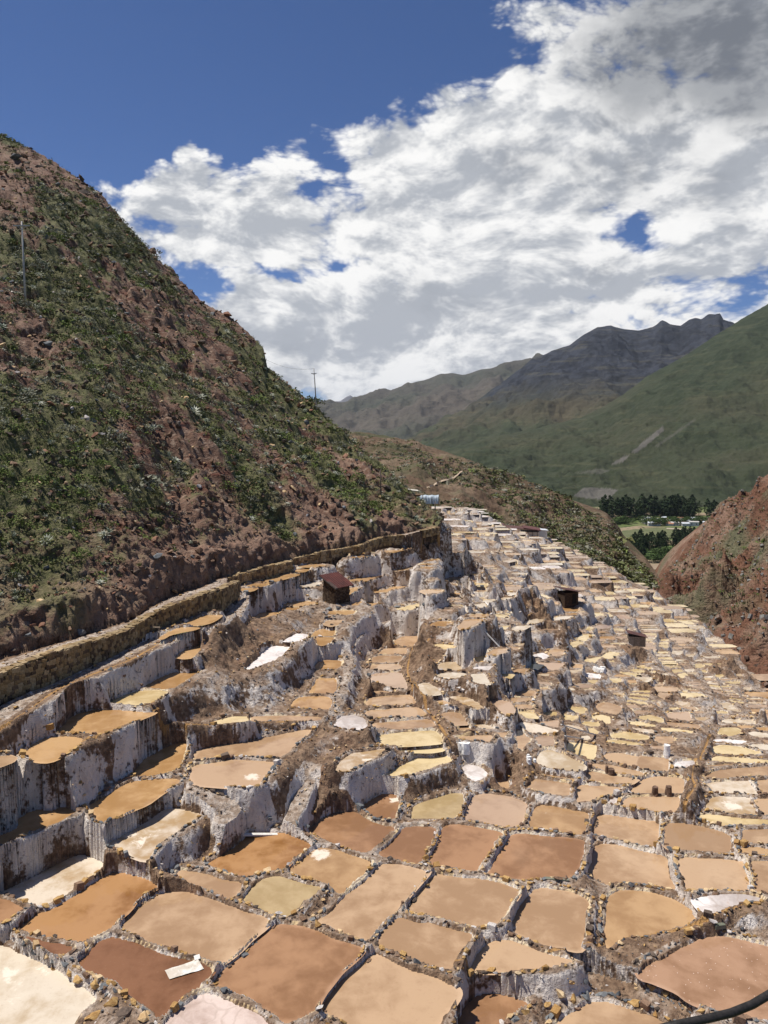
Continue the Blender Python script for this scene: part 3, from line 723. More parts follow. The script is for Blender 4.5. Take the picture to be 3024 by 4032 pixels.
# walls built of stones: px, top py, bottom py, metres below the camera at the foot
WALLS=[[(-260,2790,2905,7.95),(0,2656,2764,7.9),(96,2614,2725,7.85),(193,2578,2692,7.8),(309,2540,2638,7.75),(420,2512,2590,7.72),(500,2484,2550,7.7),(590,2427,2507,7.68),(652,2400,2480,7.66),(695,2381,2460,7.65),(753,2363,2437,7.65),(815,2334,2415,7.65),(869,2322,2403,7.7),(938,2289,2347,7.75)],
 [(900,2277,2318,7.7),(945,2260,2306,7.7),(1000,2247,2291,7.7),(1064,2230,2277,7.7),(1100,2222,2263,7.68),(1151,2211,2250,7.66)],
 [(1155,2200,2231,7.66),(1285,2172,2207,7.6),(1411,2153,2187,7.5),(1500,2118,2148,7.4),(1583,2110,2141,7.4)],
 [(1666,2089,2114,7.2),(1724,2077,2103,7.2)]]
wall3=[]
for Wl in WALLS:
    A=np.array(Wl,float); a,tb=ray(A[:,0],A[:,2]); d=A[:,3]/tb; _,tt=ray(A[:,0],A[:,1])
    wall3.append(dict(x=a*d,y=d,zb=CAMZ-A[:,3],zt=CAMZ-tt*d,px=A[:,0]))
# ---------------------------------------------------------------- paths, canals, mounds: photo px + metres below camera
hs=lambda L:[(x,y,float(himg(x,y)[0]) if h is None else h) for x,y,h in L]
RIB=[ # name, halfwidth, crust, groove, points
 ('lower_path',.62,1.0,0,[(-150,2885,7.95),(60,2795,7.9),(170,2735,7.85),(300,2675,7.8),(420,2615,7.75),(540,2560,7.7),(620,2530,7.7)]),
 ('canal',.10,.3,1,[(-100,2935,8.0),(0,2875,8.0),(140,2783,7.92),(222,2716,7.85),(400,2643,7.8),(506,2610,7.78),(641,2530,7.72)]),
 ('stone_path',.30,1.0,0,[(640,2532,7.75),(750,2500,7.8),(840,2482,7.8),(905,2445,7.85),(930,2410,7.85),(960,2370,7.85),(990,2345,7.85)]),
 ('canal_wall',.12,.1,1,[(990,2340,7.85),(1060,2300,7.9),(1140,2270,7.9),(1240,2240,7.9),(1330,2215,7.85),(1440,2195,7.8),(1560,2175,7.75),(1650,2145,7.7),(1730,2130,7.7)]),
 ('canal_ledge',.16,.35,1,[(-60,3160,9.6),(0,3121,9.5),(96,3092,9.45),(193,3053,9.4),(309,3000,9.35),(395,2947,9.3),(482,2909,9.3),(555,2875,9.3),(665,2846,9.3),(860,2855,9.75),(1050,2843,9.85),(1230,2845,9.9)]),
 ('white_causeway',.13,.95,0,[(1556,2439,9.6),(1502,2450,9.6),(1459,2475,9.6),(1412,2504,9.6),(1390,2530,9.6),(1394,2584,9.6),(1386,2649,9.65),(1357,2692,9.7),(1345,2740,9.8),(1319,2817,9.85)]),
 ('causeway_upper',.14,.6,0,[(1556,2439,9.6),(1680,2440,9.5),(1790,2400,9.4),(1850,2383,9.5),(1900,2350,9.7),(2000,2330,10.6),(2110,2305,12)]),
 ('brown_canal',.16,.2,1,[(1690,2513,10.2),(1672,2535,10.25),(1651,2566,10.3),(1607,2609,10.35),(1603,2648,10.4),(1625,2716,10.45),(1673,2783,10.5),(1731,2851,10.55),(1755,2900,10.6),(1775,2935,10.65)]),
 ('right_canal',.17,.35,1,[(2795,2890,13.0),(2778,2938,12.2),(2759,2976,11.7),(2754,3010,11.65),(2730,3034,11.6),(2722,3072,11.55),(2750,3087,11.5),(2706,3130,11.45),(2692,3179,11.4),(2680,3215,11.4)]),
 ('bottom_canal',.16,.35,1,[(1740,3828,11.25),(1850,3836,11.3),(1960,3835,11.35),(2100,3822,11.45),(2224,3815,11.5),(2300,3790,11.55),(2400,3740,11.6),(2510,3698,11.65),(2640,3668,11.65),(2740,3640,11.6),(2850,3590,11.55),(2990,3560,11.5)]),
 ('dirt_bank',.20,.15,0,[(330,3330,10.35),(400,3365,10.45),(480,3395,10.5),(560,3425,10.6),(650,3460,10.75),(760,3500,10.95)]),
 ('crusted_gully',.22,.9,0,[(1230,3030,10.9),(1200,3110,11.0),(1160,3200,11.15),(1120,3260,11.2),(1170,3300,11.25),(1250,3340,11.3)]),
 ('crusted_apron',.35,.85,0,[(780,3110,9.95),(850,3140,10.05),(930,3180,10.4),(900,3220,10.6)]),
 ('stony_bank',.30,.5,0,[(2280,3835,11.75),(2330,3880,11.8),(2440,3880,11.85),(2560,3920,11.9),(2700,3975,12.0)]),
]
AUTO={'dirt_bank':.22,'crusted_gully':.0,'crusted_apron':.1,'right_canal':.10,'bottom_canal':.06,'stony_bank':.0,'canal_ledge':.0,'brown_canal':.08,'white_causeway':.12}
MOUND=[ # px,py,h,radius,height
 (1290,3120,11.2,.6,.45),(1340,3180,11.3,.5,.4),(2106,2395,12.2,1.5,.55),(2140,2440,13.2,1.1,.4),(2625,2700,20.5,1.3,.45),(2570,2735,19.5,.9,.35),(2060,3020,11.6,.5,.3),
 (1900,2785,11.8,.7,.35),(1690,2700,10.4,.5,.5),(1640,2600,10.2,.5,.6),(2500,2590,21.5,.9,.4),(2205,2500,17.3,1.0,.5),(1010,2560,9.3,.9,.4),(900,2600,9.0,.8,.3),(1340,3240,11.5,.4,.4),
 (2880,2640,24.5,1.2,.7),(2820,2650,24.3,.7,.6),(1480,2720,10.2,.5,.7),(1560,2500,10.2,.5,.5)]
# ---------------------------------------------------------------- left hill profile
CREST=np.array([(-260,215),(-120,255),(0,290),(60,318),(120,350),(150,372),(215,415),(245,450),(270,480),(300,515),(350,565),(372,578),(395,610),(440,652),(500,685),(540,722),(570,752),(577,790),(600,812),(650,850),(690,885),(715,905),(740,930),(800,990),(850,1030),(880,1068),(905,1085),(925,1118),(945,1142)],float)
cA,cT=dray(CREST[:,0],CREST[:,1]); cD=np.interp(CREST[:,0],[-260,0,575,700,800,900,945],[105,98,80,74,70,64,61])
FOOT=np.array([(-450,2800,7.2),(-250,2700,7.2),(0,2594,7.15),(301,2508,7.1),(510,2439,7.05),(674,2342,7.0),(807,2303,7.0),(854,2274,7.0),(1064,2224,7.15),(1155,2196,7.15),(1285,2165,7.05),(1411,2143,6.95),(1500,2112,6.95),(1565,2104,6.95),(1690,2078,6.85),(1722,2084,6.9)],float)
fA,fT=ray(FOOT[:,0],FOOT[:,1]); fD=FOOT[:,2]/fT
AEND=float(cA[-1])
# ---------------------------------------------------------------- terrain grid (plan coordinates x = a*y)
a0,a1=-.76,.92; NA=int((a1-a0)/.00165); ys=[8.6]
while ys[-1]<175: ys.append(ys[-1]*(1.0033 if ys[-1]<60 else 1.0042))
YS=np.array(ys); AS=np.linspace(a0,a1,NA); NY=len(YS)
GY,GA=np.meshgrid(YS,AS,indexing='ij'); GX=GA*GY
print('grid',NY,NA,NY*NA)
nA=fbm(GX*1.7,GY*1.7,o=3); nB=fbm(GX*6,GY*6,o=3); nC=fbm(GX*.5,GY*.5,o=3)
hi=np.full(GX.shape,-99.); own=np.full(GX.shape,-1,np.int32); ins=np.full(GX.shape,-99.); insd=np.zeros(GX.shape); inid=np.full(GX.shape,-1,np.int32)
num=np.zeros(GX.shape); den=np.zeros(GX.shape); near=np.full(GX.shape,9.); salt=np.zeros(GX.shape); edge=np.zeros(GX.shape)
def window(xmin,xmax,ymin,ymax):
    i0,i1=np.searchsorted(YS,[ymin,ymax]); ym,yM=max(ymin,8.6),ymax
    aa=[xmin/ym,xmin/yM,xmax/ym,xmax/yM]; j0,j1=np.searchsorted(AS,[min(aa),max(aa)])
    return slice(i0,min(i1+1,NY)),slice(max(j0-1,0),min(j1+1,NA))
def sdist(x,y,P):
    d=np.full(x.shape,1e9); n=len(P)
    for i in range(n):
        ax,ay=P[i]; bx,by=P[(i+1)%n]; vx,vy=bx-ax,by-ay; L=vx*vx+vy*vy+1e-12
        t=np.clip(((x-ax)*vx+(y-ay)*vy)/L,0,1); dx=x-ax-t*vx; dy=y-ay-t*vy; d=np.minimum(d,dx*dx+dy*dy)
    d=np.sqrt(d); return np.where(inpoly(x,y,P),-d,d)
def raster(i,p):
    global hi
    R=1.1 if not p['far'] else 1.4
    mn=p['P'].min(0)-R; mx_=p['P'].max(0)+R; sl_=window(mn[0],mx_[0],mn[1],mx_[1])
    x=GX[sl_];y=GY[sl_]
    if x.size==0: p['skip']=True; return
    d=sdist(x,y,p['P'])+nA[sl_]*.035+nB[sl_]*.018*(0 if p['far'] else 1)
    sm=p.setdefault('salt',float(np.clip(.72+.6*fbm(p['cen'][0]*.11,p['cen'][1]*.11+7,o=2)+rnd.uniform(-.3,.3)-(.28 if p['far'] else 0),.72 if p['cen'][1]<26 else .05,1.)))
    sub=ins[sl_]; m_=(d<0)&(p['z']>sub); sub[m_]=p['z']; insd[sl_][m_]=-d[m_]; inid[sl_][m_]=i
    rimh=.065 if p['cen'][1]<26 else .022
    k=3.6 if p['cen'][1]<34 else 7.
    bank=p['z']+rimh*sstep(d,0,.07)-np.maximum(0,d-p['w']-.06*nA[sl_])*k
    sub=hi[sl_]; m_=(bank>sub)&(d>0); sub[m_]=bank[m_]; own[sl_][m_]=i; salt[sl_][m_]=sm
    wgt=np.where((d>0)&(d<R),1/(d+.04)**3,0)*(1-np.clip(d/R,0,1))**2
    num[sl_]+=wgt*p['z']; den[sl_]+=wgt
    near[sl_]=np.minimum(near[sl_],np.where(d>0,d,0)+9*(p['z']<hi[sl_]-.15))

for i,p in enumerate(ponds): raster(i,p)
# ---------------------------------------------------------------- far terraces, laid out in plan
FILL=np.array([(1700,1995),(1885,2000),(1935,2058),(2050,2090),(2150,2120),(2300,2188),(2480,2290),(2600,2342),(2720,2420),(2820,2520),(2960,2630),(3060,2700),(3100,2830),(2990,2800),(2900,2700),(2820,2610),(2740,2560),(2640,2500),(2500,2460),(2330,2450),(2230,2400),(2140,2330),(2060,2300),(1900,2200),(1760,2140),(1700,2100)],float)
tmask=[(p['P'].min(0),p['P'].max(0)) for p in ponds]
def proj(x,y,z):
    dx=x;dy=y;dz=z-CAMZ; f=dy*cp-dz*sp; r=dx; u=dy*sp+dz*cp
    return 1512+F*r/f,2016-F*u/f
nfill=0
Ein=np.where(ins>-90,(ins-CAMZ)/GY,9.); lim0=np.minimum.accumulate(Ein[::-1],axis=0)[::-1]
IMK=np.zeros((H//4+400,W//4+100),bool); gxx,gyy=np.meshgrid(np.arange(IMK.shape[1])*4.,np.arange(IMK.shape[0])*4.)
for _,_,P in PL:
    x0,y0=np.clip((P.min(0)/4).astype(int)-1,0,None); x1,y1=(P.max(0)/4).astype(int)+2
    if x1<0: continue
    IMK[y0:y1,x0:x1]|=inpoly(gxx[y0:y1,x0:x1],gyy[y0:y1,x0:x1],P)
def try_add(Q,z,cols,far,reg,adapt=False):
    global nfill
    cx,cy=Q.mean(0); px,py=proj(cx,cy,z)
    if not inpoly(np.array([px]),np.array([py]),reg)[0]: return
    w_=window(Q[:,0].min()-.3,Q[:,0].max()+.3,Q[:,1].min()-.3,Q[:,1].max()+.3); gx=GX[w_];gy=GY[w_]
    if gx.size<6: return
    Qe=Q+(Q-Q.mean(0))/np.linalg.norm(Q-Q.mean(0),axis=1,keepdims=True)*.16; m_=inpoly(gx,gy,Qe)
    if m_.sum()<3 or (ins[w_][m_]>-90).mean()>.015: return
    if adapt:
        n_,d_=num[w_][m_],den[w_][m_]; ok_=d_>.05
        if ok_.sum()>2: z=.6*float((n_[ok_]/d_[ok_]).mean())+.4*z if not ok_.all() else float((n_/d_).mean())
    pj=np.array([proj(x,y,z) for x,y in Q]); x0,y0=(pj.min(0)/4).astype(int); x1,y1=(pj.max(0)/4).astype(int)+1
    if IMK[max(y0,0):y1+1,max(x0,0):x1].mean()>.16: return
    w2=window(Q[:,0].min()-.3,Q[:,0].max()+.3,Q[:,1].min()-.5,Q[:,1].max()); L_=lim0[w2]
    if L_.size and (z-CAMZ)/cy>L_.min()-.001: return
    Q=chaikin(Q,1,.86); p=dict(c=rnd.choice(cols),img=np.array([px,py]),P=Q,z=z,h=CAMZ-z,cen=Q.mean(0),far=far,w=.12,area=area(Q),fill=True)
    ponds.append(p); raster(len(ponds)-1,p); nfill+=1
for row in range(60):
    y0=50+row*2.35
    x=-14+rnd.random()*2
    while x<60:
        wd_=rnd.uniform(1.9,3.6); dp=rnd.uniform(1.55,1.95)
        yy=y0+.035*x*x*.12+1.6*math.sin(x/7+row*.35)+(x*.18)
        cx,cy=x+wd_/2,yy+dp/2
        x+=wd_+.35
        z=float(zplan(np.array([cx]),np.array([cy]))[0])
        z=round(z/.75)*.75+rnd.uniform(-.22,.22)
        x0,x1,a0_,a1_=cx-wd_/2,cx+wd_/2,yy,yy+dp
        Q=np.array([(x0,a0_+rnd.uniform(-.2,.2)),(x1,a0_+.06*wd_+rnd.uniform(-.2,.2)),(x1+rnd.uniform(-.3,.2),a1_+rnd.uniform(-.15,.2)),(x0+rnd.uniform(-.2,.3),a1_+rnd.uniform(-.2,.15))])
        if rnd.random()<.04: continue
        try_add(Q,z,'ttywwcCyto' if cx<20 else 'ttyywtyo',True,FILL)
# gaps of the middle slope
zx_=np.linspace(-20,60,81); zy_=np.linspace(6,130,125); ZT_=zplan(*np.meshgrid(zx_,zy_))
def BZ0(x,y):
    i=min(max((y-6.),0),123.); j=min(max((x+20.),0),79.); return ZT_[int(round(i)),int(round(j))]
GAP=np.array([(1640,2180),(1900,2230),(2200,2420),(2500,2480),(2740,2560),(2900,2700),(3060,2790),(3060,2960),(2750,2830),(2450,2820),(2250,2760),(2150,2720),(2000,2760),(1720,2640),(1640,2400)],float)
for size in (1.0,.8,.6,.42,.55,.35):
  ph=rnd.random()
  for row in range(int(56/size)):
    y0=26+row*1.42*size+ph; x=-1+rnd.random()
    while x<50:
        k_=size*(1+.012*(y0-30)); wd_=rnd.uniform(1.3,2.3)*k_; dp=rnd.uniform(1.0,1.2)*k_; yy=y0+.5*math.sin(x/3+row*.6)+x*.10; cx,cy=x+wd_/2,yy+dp/2; x+=wd_+.18
        z=float(BZ0(cx,cy)); z=round(z/.4)*.4+rnd.uniform(-.1,.1); sk=rnd.uniform(-.3,.3)*k_
        x0,x1=cx-wd_/2,cx+wd_/2
        Q=np.array([(x0,yy+rnd.uniform(-.1,.1)*k_),(x1,yy+.05+rnd.uniform(-.1,.1)*k_),(x1+sk,yy+dp),(x0+sk,yy+dp+rnd.uniform(-.1,.1)*k_)])
        try_add(Q,z,'ttttywyop',True,GAP,True)
for REG in (np.array([(3075,2900),(4100,3300),(4300,4400),(3075,4400)],float),np.array([(-900,2990),(-60,2990),(-90,4400),(-900,4400)],float)):
    for row in range(14):
        y0=9.5+row*2.35; x=-22.
        while x<30:
            wd_=rnd.uniform(2.0,2.8); yy=y0+.3*math.sin(x)+rnd.uniform(-.15,.15); cx,cy=x+wd_/2,yy+1; x+=wd_+.4
            x0,x1=cx-wd_/2,cx+wd_/2
            Q=np.array([(x0,yy),(x1,yy+.1),(x1+.15,yy+1.95),(x0+.15,yy+1.9)]); try_add(Q,float(BZ0(cx,cy)),'tbtokSB',False,REG)
print('fill ponds',nfill,'total',len(ponds),round(time.time()-T0,1))
minez=zplan(GX[::6,::6],GY[::6,::6])
from_i=np.clip(np.arange(NY)/6,0,minez.shape[0]-1.001); from_j=np.clip(np.arange(NA)/6,0,minez.shape[1]-1.001)
ii=from_i.astype(int)[:,None]; jj=from_j.astype(int)[None]; fi=(from_i-from_i.astype(int))[:,None]; fj=(from_j-from_j.astype(int))[None]
BZ=(minez[ii,jj]*(1-fi)+minez[ii+1,jj]*fi)*(1-fj)+(minez[ii,jj+1]*(1-fi)+minez[ii+1,jj+1]*fi)*fj
BZ=BZ+.25*nC
G=(num+BZ*.35)/(den+.35)
rel=np.clip(.04+.0028*GY,0,.16)
G=G+rel*(nA*.9+nB*.45)+.05
canal=np.zeros(GX.shape); rib_salt=np.full(GX.shape,-1.); 
mdb=np.zeros(GX.shape)
for px,py,h,r,hh in MOUND:
    h=float(himg(px,py)[0]); a,t=ray(px,py); d=h/t; x0=a*d; sl_=window(x0-3*r,x0+3*r,d-3*r,d+3*r); q=((GX[sl_]-x0)**2+(GY[sl_]-d)**2)/(r*r)
    G[sl_]+=hh*np.exp(-q*.9)*(1+.3*nA[sl_]+.2*nB[sl_])*(near[sl_]>.05); mdb[sl_]=np.maximum(mdb[sl_],np.exp(-q*.5))
Hh=np.maximum(G,hi); own=np.where(G>hi+.02,-1,own)
salt=np.where(own<0,np.clip(np.clip(.38+(GY-22)*.012,.38,.66)+.45*nC+.3*nA-.9*mdb,0,.9),salt)
for nm,hw,cr,gr,pts in RIB:
    if nm in AUTO: pts=[(x,y,float(himg(x,y)[0])-AUTO[nm]) for x,y,_ in pts]
    A=np.array(hs(pts)); a,t=ray(A[:,0],A[:,1]); d=A[:,2]/t; X=a*d
    # densify
    s=np.r_[0,np.cumsum(np.hypot(np.diff(X),np.diff(d)))]; q=np.linspace(0,s[-1],int(s[-1]/.35)+2); X=np.interp(q,s,X);D=np.interp(q,s,d);Zr=CAMZ-np.interp(q,s,A[:,2])
    for _ in range(3): 
        for v in (X,D,Zr): v[1:-1]=(v[:-2]+2*v[1:-1]+v[2:])/4
    R=hw+.9; sl_=window(X.min()-R,X.max()+R,D.min()-R,D.max()+R); x=GX[sl_];y=GY[sl_]
    best=np.full(x.shape,1e9); bz=np.zeros(x.shape)
    for i in range(len(X)-1):
        vx,vy=X[i+1]-X[i],D[i+1]-D[i]; L=vx*vx+vy*vy+1e-12
        tt=np.clip(((x-X[i])*vx+(y-D[i])*vy)/L,0,1); dd=np.hypot(x-X[i]-tt*vx,y-D[i]-tt*vy); m_=dd<best
        best[m_]=dd[m_]; bz[m_]=(Zr[i]+(Zr[i+1]-Zr[i])*tt)[m_]
    best=best+.05*nA[sl_]
    cand=bz-np.maximum(0,best-hw)*2.6+.012*nB[sl_]
    if gr:
        gv=np.exp(-(best/.045)**2); cand=cand-.05*gv+.03*np.exp(-((best-.11)/.045)**2)
    sub=Hh[sl_]; free=ins[sl_]<-90
    wide=hw>=.3
    m_=free&((cand>sub)|(wide&(best<hw)))
    sub[m_]=cand[m_]; own[sl_][m_]=-1
    m2=free&(best<hw+.12); salt[sl_][m2]=cr
    if gr: canal[sl_]=np.maximum(canal[sl_],np.where(free,np.exp(-(best/.06)**2)*.95,0))
inside=ins>-90; own=np.where(inside,inid,own)
Hh=np.where(inside,np.where(ins<Hh-.9,ins-.10*sstep(insd,0,.12),ins-.10*sstep(insd,0,.12)),Hh)
edge=np.where(~inside,np.exp(-(near/np.clip(.0026*GY,.055,.16))**2)*(Hh<hi+.02)*(np.abs(Hh-np.where(own>=0,hi,Hh))<.05),.9*np.exp(-(insd/.05)**2))*(sstep(nC+nA*.6,-.4,.25))
# upper terrace behind the stone walls and the hillside
yfoot=np.interp(AS,fA,fD)[None]; zfoot=np.interp(AS,fA,CAMZ-FOOT[:,2])[None]; ycr=np.interp(AS,cA,cD)[None]; zcr=CAMZ-np.interp(AS,cA,cT*cD)[None]
hillA=(GA<AEND+.004)
wy=np.full(AS.shape,np.nan); wz=np.full(AS.shape,np.nan)
for wl in wall3:
    a=wl['x']/wl['y']; m_=(AS>=a.min())&(AS<=a.max()); wy[m_]=np.interp(AS[m_],a,wl['y']); wz[m_]=np.interp(AS[m_],a,wl['zt'])
m_=AS<min(wl['x'][0]/wl['y'][0] for wl in wall3); 
ok=~np.isnan(wy); wyf=np.interp(AS,AS[ok],wy[ok])[None]; wzf=np.interp(AS,AS[ok],wz[ok])[None]
up=(GY>wyf+.02)&(GY<=yfoot)&(GA<float(fA[-1]))
tt=np.clip((GY-wyf)/(yfoot-wyf+1e-6),0,1)
Hh=np.where(up,wzf-.03+(zfoot-wzf)*tt+.02*nA+.03*nB*(np.abs(tt-.5)>.3),Hh); own=np.where(up,-1,own); salt=np.where(up,np.where(tt>.82,.0,.95),salt); edge=np.where(up,0,edge); canal=np.where(up,0,canal); inside&=~up
lowp=(GY<=wyf+.02)&(GY>wyf-.5)&(GA<float(wall3[1]['x'][-1]/wall3[1]['y'][-1]))
hill=(GY>yfoot)&hillA
s=np.clip((GY-yfoot)/(ycr-yfoot+1e-6),0,1.5)
bankh=np.clip(1.0+1.5*fbm(GX*.28,GY*.28,o=3)+.4*nC,.15,3)*np.clip(GY/34,.6,1.4)
bk=np.clip((GY-yfoot)/(.5+.9*np.abs(nC)+.3*np.abs(nA)),0,1)**.7
kk=np.ones(81)/81; zcs=np.convolve(np.pad(zcr[0],40,mode='edge'),kk,'valid')[None]; sc_=np.clip(s,0,1)
zh=zfoot+bankh*bk*np.exp(-np.maximum(GY-yfoot,0)/7)+(zcs-zfoot)*sc_**1.04+(zcr-zcs)*sc_**9
env=np.clip(s*8,0,1)*np.clip((1-s)*5,.0,1)
L=(GX*.8+GY*.25)
pa=GX*.80+GY*.60; qa=-GX*.60+GY*.80
relief=1.5*ridge(pa*.085+.25*nC,qa*.030,o=4)+1.0*fbm(pa*.30,qa*.16,o=4)+.38*ridge(pa*.8,qa*.55,o=3)
zh=zh+env*relief*np.clip((GY-yfoot)*.12,0,1)+.16*nA*np.clip((GY-yfoot)*.5,0,1)+.06*nB
# ledges: rock steps and a goat track
st=.9*np.clip(s*6,0,1); q_=(zh+1.1*nC)/2.6; zh=zh+st*(sstep(q_-np.floor(q_),.55,.95)-(q_-np.floor(q_)))*.55*(fbm(GX*.13+5,GY*.1,o=2)>.0)
zh=np.where(GY>ycr,zcr-(GY-ycr)*.7+.2*nA,zh)
Hh=np.where(hill,zh,Hh); own=np.where(hill,-2,own); inside&=~hill
gfield=fbm(pa*.20+9,qa*.075,o=3)+.40*fbm(pa*.75,qa*.6,o=2)+.20-.38*(1-np.clip((GY-yfoot)/9,0,1)); greenm=np.where(hill,np.clip(1.9*gfield,-1,1),0)
bare=np.where(hill,sstep((GY-yfoot),6+np.clip(GY-35,0,40)*.16,.3)*sstep(nC,-.6,.3),0)
jE=int(np.searchsorted(AS,AEND-.001)); fall=Hh[:,jE:jE+1]-(GA-AS[jE])*GY*1.15+.35*nA+.25*nC
m_=(GA>AS[jE])&(GY>45)&(GY<fD[-1]+6)&(fall>Hh)&(~inside); Hh=np.where(m_,fall,Hh); own=np.where(m_,-1,own); salt=np.where(m_,.45,salt)
# the far edge drops into the ravine
ye=np.interp(AS,EA,ED)[None]; ze=np.interp(AS,EA,EZ)[None]
over=(GY>ye)&~hill&~up
Hh=np.where(over,np.minimum(Hh,ze-.1-(GY-ye)*.85+.35*nC*np.clip((GY-ye)*.3,0,1)),Hh); own=np.where(over,-3,own); inside&=~over
salt=np.where(over,.2,salt); edge=np.where(over,0,edge)
# near the camera nothing is visible below the frame: plain ground
keepv=(~hill|(GY<ycr+9))&(~over|(GY<ye+22))
# nothing on the slope stands in front of a pond that can be seen
trc=np.array([not p['far'] for p in ponds]+[False]); Ein=np.where(inside&trc[np.where(inside,inid,-1)],(ins-CAMZ)/GY,9.)
lim=np.minimum.accumulate(Ein[::-1],axis=0)[::-1]; lim=np.vstack([lim[1:],np.full((1,NA),9.)])+.0010
cl_=(~inside)&(own!=-2)&((Hh-CAMZ)/GY>lim); Hh=np.where(cl_,CAMZ+lim*GY+.012*nB,Hh)
# ---- roughen walls sideways
gy_=np.gradient(Hh,axis=0)/np.gradient(GY,axis=0); gx_=np.gradient(Hh,axis=1)/np.gradient(GX,axis=1)
gl=np.sqrt(gx_**2+gy_**2)+1e-9; nD=fbm(GX*.9,GY*.9,Hh*.6,o=2); salt=np.where((up&(gl>.4))|hill,0,salt); stp=sstep(gl,.5,1.6)*(~inside)*((own!=-2)|(GY<yfoot+6))*(own!=-3)
amp=np.where(own==-2,np.clip(.05+.006*GY,0,.4),np.clip(.022+.0012*GY,0,.09))
dn=(fbm(GX*3.1,GY*3.1,Hh*2.2,o=4)*1.5)*amp*stp
VX=GX-gx_/gl*dn; VY=GY-gy_/gl*dn; VZ=Hh+.3*dn
flatn=(~inside)*(own>-2)*(1-stp)*np.clip(near/.1,0,1); VZ=VZ+flatn*.018*fbm(GX*14,GY*14,o=2)
print('terrain',round(time.time()-T0,1))
Vg=np.stack([VX,VY,VZ],-1).reshape(-1,3)
# normals of the whole sheet so that its pieces shade as one
dx=np.gradient(np.stack([VX,VY,VZ],-1),axis=1); dy=np.gradient(np.stack([VX,VY,VZ],-1),axis=0)
Ng=np.cross(dx,dy); Ng/=np.linalg.norm(Ng,axis=2)[...,None]+1e-12; Ng=Ng.reshape(-1,3)
idx=np.arange(NY*NA).reshape(NY,NA)
Q=np.stack([idx[:-1,:-1],idx[:-1,1:],idx[1:,1:],idx[1:,:-1]],-1).reshape(-1,4)
kv=keepv.ravel(); deep=(inside&(insd>.22)&(np.abs(Hh-(ins-.10))<.02)).ravel()
keep=kv[Q].all(1)&~deep[Q].all(1)
Q=Q[keep]; qo=own.ravel()[Q]; qown=qo.max(1); qin=inside.ravel()[Q].any(1)
# faces in a pond's bed belong to that pond
pid=np.full(NY*NA,-1,np.int32)
att=np.stack([salt,edge,canal],-1).reshape(-1,3); atth=np.stack([greenm,bare,0*bare],-1).reshape(-1,3)
def sheet(name,sel,matn,parent=None,att_=att,kind=None):
    q=Q[sel]; 
    if len(q)==0: return None
    u,inv=np.unique(q,return_inverse=True)
    o=mesh_np(name,Vg[u],inv.reshape(-1,4),MATS[matn],parent,True,att_[u],normals=Ng[u])
    if kind: o['kind']=kind
    return o
sheet('hillside',qown==-2,'hillside_soil',None,atth,'structure')
sheet('terrace_ground',(qown==-1)|(qown==-3),'terrace_ground',None,att,'structure')
print('sheets',round(time.time()-T0,1))
# ---------------------------------------------------------------- ponds as things
LM=[('the red roofed stone hut',700,1262),('the wooden rail above the lower path',330,1365),('the white sack afloat on a pond',397,2095),('the long plank at the wall foot',570,1803),
 ('the tall white wall in mid picture',640,1690),('the curved white causeway',760,1400),('the leaning white pole',985,1385),('the twin stumps beside the low right ridge',1425,1710),('the white salt cylinder',1447,1575),
 ('the black hose',1600,2170),('the bright white salt stump',1470,1480),('the winding brown canal',930,1560),('the long white wall of the yellow pond',920,1690),('the twin stumps standing in tan brine',1335,1645),
 ('the white salt sacks',1270,1455),('the wooden shed amid the ponds',1375,1378),('the dark hut with sloped roof',1215,1285),('the lower left corner',60,2180),('the lower edge of the frame',830,2200),('the left edge of the frame',0,1800),
 ('the right edge of the frame',1655,1850),('the crusted gully',640,1740),('the winding right canal',1500,1660),('the big square stone block',900,1620),('the stony bank at lower right',1380,2080),('the ochre masonry wall',200,1440)]
CW={'t':'tan','b':'reddish brown','B':'orange brown','d':'dark brown','o':'orange','y':'pale yellow','s':'salt streaked tan','S':'salt spotted brown','w':'whitish','k':'khaki','p':'pinkish tan','m':'mauve crusted','r':'speckled reddish','c':'grey crusted dry','C':'white crusted dry'}
OR=['closest','second closest','third closest','fourth closest','fifth closest','sixth closest','seventh closest','eighth closest','ninth closest','tenth closest']
buck={}
for i,p in enumerate(ponds):
    p['oof']=bool(p.get('fill')) and (p['img'][0]<-40 or p['img'][0]>3060)
    if p['far'] or p['oof']: continue
    x,y=p['img']/K8; j=min(range(len(LM)),key=lambda k:math.hypot(LM[k][1]-x,(LM[k][2]-y)*1.5)); dxx,dyy=x-LM[j][1],y-LM[j][2]
    side=('left of' if dxx<0 else 'right of') if abs(dxx)>abs(dyy)*1.4 else ('above' if dyy<0 else 'below')
    if 'edge of' in LM[j][0] or 'corner' in LM[j][0]: side='near'
    buck.setdefault((p['c'],j,side),[]).append((math.hypot(dxx,dyy),i))
for (c,j,side),L in buck.items():
    L.sort()
    for k,(_,i) in enumerate(L):
        kind='pan' if c in 'cCm' else 'brine pond'
        ponds[i]['label']=(f"{CW[c]} {kind} {side} {LM[j][0]}" if len(L)==1 else f"{OR[min(k,9)]} {CW[c]} {kind} {side} {LM[j][0]}")
def nbr(P,off):
    d=np.roll(P,-1,0)-np.roll(P,1,0); n=np.c_[d[:,1],-d[:,0]]/(np.linalg.norm(d,axis=1)[:,None]+1e-9); return P+n*off
order=np.argsort(qown,kind='stable'); so_=qown[order]
SPATCH={'s':.36,'S':.16,'w':.32}
PATCH={} # extra salt patches (photo px, plan radius)
